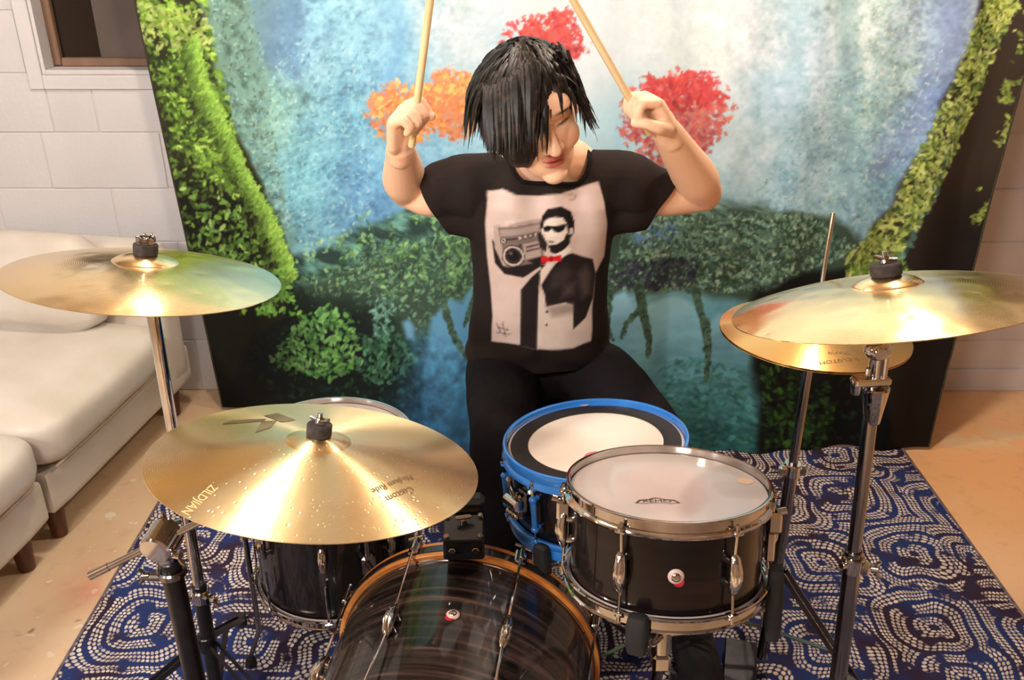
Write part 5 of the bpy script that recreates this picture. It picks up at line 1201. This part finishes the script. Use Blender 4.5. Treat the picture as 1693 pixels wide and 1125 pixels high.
    fill([(444, 560), (486, 564), (540, 552), (544, 584), (496, 582), (448, 594)], (206, 30, 40)); fill([(486, 562), (500, 562), (500, 586), (486, 586)], (150, 16, 28))
    for x0, y0, x1, y1 in ((232, 880, 250, 920), (250, 920, 236, 940), (240, 900, 290, 915), (262, 880, 275, 950), (275, 950, 300, 930), (230, 925, 285, 935), (285, 900, 262, 940), (250, 890, 262, 875)):
        fill([(x0, y0), (x0 + 3, y0 - 3), (x1 + 3, y1 - 3), (x1, y1)], (80, 70, 70), .8, .8)
    for x0, y0, x1, y1 in ((575, 270, 600, 262), (600, 262, 606, 290), (606, 290, 580, 292), (610, 262, 618, 292)):
        fill([(x0, y0), (x0 + 3, y0 - 3), (x1 + 3, y1 - 3), (x1, y1)], (120, 105, 100), .6, .8)
    return np.clip(img, 0, 1)

PR = paint_shirt()                                                     # colour and coverage raster of the printed panel
ph, pw = PR.shape[:2]
jj = np.clip((pu - 780) * 2, 0, pw - 1.001); ii = np.clip((pv - 285) * 2, 0, ph - 1.001)
i0 = ii.astype(int); j0 = jj.astype(int); fi = (ii - i0)[:, None]; fj = (jj - j0)[:, None]
smp = (PR[i0, j0] * (1 - fj) + PR[i0, j0 + 1] * fj) * (1 - fi) + (PR[i0 + 1, j0] * (1 - fj) + PR[i0 + 1, j0 + 1] * fj) * fi
inside = (pu > 781) & (pu < 1019) & (pv > 286) & (pv < 594) & (nrm[:, 1] < -.05)
al = (smp[:, 3] * inside)[:, None]
base = srgb2lin(np.array([34, 26, 24]) / 255.)
colr = base * (1 + .25 * (fbm(X * 100, Z * 100, 5, 3, 55) - .5))[:, None] * (1 - al) + srgb2lin(smp[:, :3]) * al
color_attr(shm, colr)
ts = attach(shm, 'shirt', person, attr_mat('printed_cotton', .85, (420, .12), .2))
ts.modifiers.new('thick', 'SOLIDIFY').thickness = .0022; ts.modifiers['thick'].offset = -1
# collar band
cb = MB(); ring_ = []
dg_ = [v for v in range(0)]
uu = nn.cross(Vector((0, 1, 0))).normalized(); ww = nn.cross(uu).normalized(); c0 = NK + Vector((0, -.01, .0))
bmx = bmesh.new(); bmx.from_mesh(shm); bl_ = [e_ for e_ in bmx.edges if len(e_.link_faces) == 1 and ((e_.verts[0].co + PO) - c0).length < .11 and (e_.verts[0].co + PO).z > 1.07]
pl = sorted([(math.atan2(((e_.verts[0].co + PO) - c0).dot(ww), ((e_.verts[0].co + PO) - c0).dot(uu)), e_.verts[0].co + PO) for e_ in bl_], key=lambda q: q[0]); bmx.free()
if len(pl) > 20:
    K = 48; rp = []
    for k in range(K):
        a = -PI + 2 * PI * k / K; best = sorted(pl, key=lambda q: abs((q[0] - a + PI) % (2 * PI) - PI))[:5]; rp.append(sum((b[1] for b in best), Vector()) / 5)
    rp.append(rp[0]); rp.append(rp[1])
    cb.tube(rp, .0048, 8, caps=False); cb.build('collar', TROUSER, ts, world=True)

# hair: a mass over the skull plus many locks falling and swinging
random.seed(11)
hm = MB()
he = lambda c, r: hm.ell(hd(*c), [k * HS for k in r], HQ, 26, 16)
he((0, .020, .036), (.082, .097, .088)); he((0, .045, -.005), (.080, .076, .085)); he((-.045, -.02, -.01), (.042, .070, .072)); he((.044, .040, .0), (.042, .055, .070)); he((-.025, -.050, .050), (.054, .046, .044)); 
hme, hco = voxel(hm, .005, 3)
Lh = (hco - v3(HC)) @ np.array(HQ) / HS
str_ = fbm(Lh[:, 0] * 1000, Lh[:, 2] * 140 + Lh[:, 1] * 60, 9, 3, 71)
hco = hco + (hco - v3(HC)) * ((str_ - .5) * .10)[:, None]; put(hme, hco)
hair = attach(hme, 'hair', person, HAIR)
lk = MB()
G_ = Vector((0, 0, -1))
ZL = at(820, 252, Y=1.70).z
def lock(p0, d0, L_, w, target_bias=None, seg=9, curl=.0):
    p = Vector(p0); d = Vector(d0).normalized(); pts = [p.copy()]; st = L_ / seg
    ph_ = random.uniform(0, 6)
    for k in range(seg):
        d = (d + G_ * .34 + (target_bias or Vector((0, 0, 0))) * .22 + Vector((math.sin(ph_ + k), math.cos(ph_ * 1.3 + k * .8), 0)) * curl).normalized(); p = p + d * st
        q = p - HC; l = q.length; lim = .092 * HS
        if l < lim: p = HC + q * (lim / l)
        if p.z < ZL + random.uniform(0, .03) and p.x < .03: break
        pts.append(p.copy())
    if len(pts) < 4: return
    seg = len(pts) - 1
    rs = [w * (.75 + .4 * math.sin(PI * min(1, k / seg + .12))) * (1 - (k / seg) ** 3 * .85) for k in range(seg + 1)]
    lk.tube(pts, rs, 5, caps=True, flat=.45)
for k in range(520):                                                    # crown and sides, falling close to the head
    a = random.uniform(0, 360); th = R(a); r0 = math.sqrt(random.uniform(.01, .95))
    dl = Vector((math.cos(th), math.sin(th), 0)); st_ = hd(dl.x * .076 * r0, .012 + dl.y * .090 * r0, .038 + .090 * math.sqrt(max(0, 1 - r0 * r0)))
    right = dl.x > .15 and dl.y < .45
    if right: L_ = random.uniform(.045, .085)
    else: L_ = random.uniform(.08, .145)
    lock(st_, HQ @ Vector((dl.x * .55 - .12, dl.y * .6, -.1)), L_, random.uniform(.003, .0065), Vector((-.01, -.04, 0)) if not right else Vector((.12, 0, -.1)), curl=.09)
for k in range(240):                                                    # heavy fringe hanging over brow and eyes, towards photo left
    x = random.uniform(-.080, .012); y0_ = random.uniform(-.060, -.01)
    lock(hd(x, y0_, .120 - abs(x) * .45), HQ @ Vector((-.22, -.85, -.2)), random.uniform(.115, .155) * (1 if x < -.02 else .95), random.uniform(.0035, .007), Vector((-.05, -.16, 0)), curl=.035)
for k in range(130):                                                    # curtain hanging down to the shirt at photo left
    st_ = hd(-.070 + random.uniform(-.014, .012), random.uniform(-.07, .07), random.uniform(.0, .06))
    lock(st_, Vector((-.04, -.05, -1)), random.uniform(.07, .115), random.uniform(.0035, .0065), Vector((0, -.04, 0)), curl=.06)
tipS = at(984, 214, Y=1.70)
for k in range(85):                                                     # swung lock flying out to photo right
    st_ = hd(random.uniform(.02, .075), random.uniform(-.04, .02), random.uniform(.085, .112)); tip = tipS + Vector((random.gauss(0, .007), random.gauss(0, .012), random.gauss(0, .008)))
    t_ = random.uniform(.72, 1.0); m1 = at(948, 128, Y=1.70) + Vector((random.gauss(0, .009), random.gauss(0, .012), random.gauss(0, .007)))
    pts = []
    for i in range(11):
        u_ = i / 10 * t_; pts.append(st_ * (1 - u_) ** 2 + m1 * 2 * u_ * (1 - u_) * 1.0 + tip * u_ * u_)
    w = random.uniform(.003, .006); lk.tube(pts, [w * (1 - (i / 10) ** 2 * .85) for i in range(11)], 5, flat=.5)
for k in range(40):
    st_ = hd(random.uniform(.05, .080), random.uniform(.02, .07), random.uniform(.0, .07))
    lock(st_, Vector((.5, .1, -.6)), random.uniform(.07, .12), random.uniform(.003, .006), Vector((.10, .1, 0)), curl=.05)
lk.build('hair_locks', HAIR2, person, world=True)


# drumsticks
def stick(G, d, label, dv):
    d = Vector(d).normalized(); t = thing('drumstick', label, 'drumstick', G, d)
    pr = [(.0001, -.055), (.0055, -.054), (.0072, -.050), (.0072, .22), (.0065, .27), (.0045, .325), (.0032, .338), (.0050, .345), (.0056, .351), (.0046, .357), (.0001, .361)]
    MB().lathe(pr, 20).build('shaft', STICK, t); return t
dirL = at(690, 0, Y=GL.y - .02) - at(670, 165, Y=GL.y); dirR = at(966, 0, Y=GR.y - .03) - at(1052, 152, Y=GR.y)
stick(GL, dirL, 'pale wooden drumstick held upright in the hand at photo left', 0)
stick(GR, dirR, 'pale wooden drumstick slanting up from the hand at photo right', 0)

# drum throne under the drummer
th = thing('drum_throne', 'round black drum throne mostly hidden beneath the seated drummer', 'stool', (.066, 2.10, 0))
MB().lathe([(.0001, .485), (.14, .487), (.162, .478), (.168, .458), (.165, .425), (.15, .412), (.0001, .41)], 48, (.066, 2.10, 0)).build('seat', THRONE, th, world=True)
MB().cyl((.066, 2.10, .06), (.066, 2.10, .41), .014, n=18).build('post', DCHROME, th, world=True)
tripod(th, Vector((.066, 2.10, RH)), .24, .22, (R(90), R(210), R(330)), DCHROME)
# bass drum pedal
pd = thing('bass_drum_pedal', 'dark metal bass drum pedal hidden behind the bass drum hoop', 'pedal', (-.02, 1.62, RH))
MB().box((-.015, 1.61, .055 - .02), (.095, .27, .012), (R(10), 0, 0), .003).build('footboard', DCHROME, pd, world=True)
MB().box((-.015, 1.58, RH + .006), (.11, .32, .008), None, .002).build('base_plate', BLACKM, pd, world=True)
for sx in (-.055, .025): MB().cyl((sx, 1.475, RH), (sx, 1.475, .24), .008, n=12).build('post', CHROME, pd, world=True)
MB().cyl((-.06, 1.475, .235), (.03, 1.475, .235), .008, n=12).tube([(-.015, 1.475, .235), (-.015, 1.50, .40)], .004, 8).build('axle', CHROME, pd, world=True)
MB().cyl((-.015, 1.46, .40), (-.015, 1.50, .405), .024, n=20).build('beater', FELT, pd, world=True)
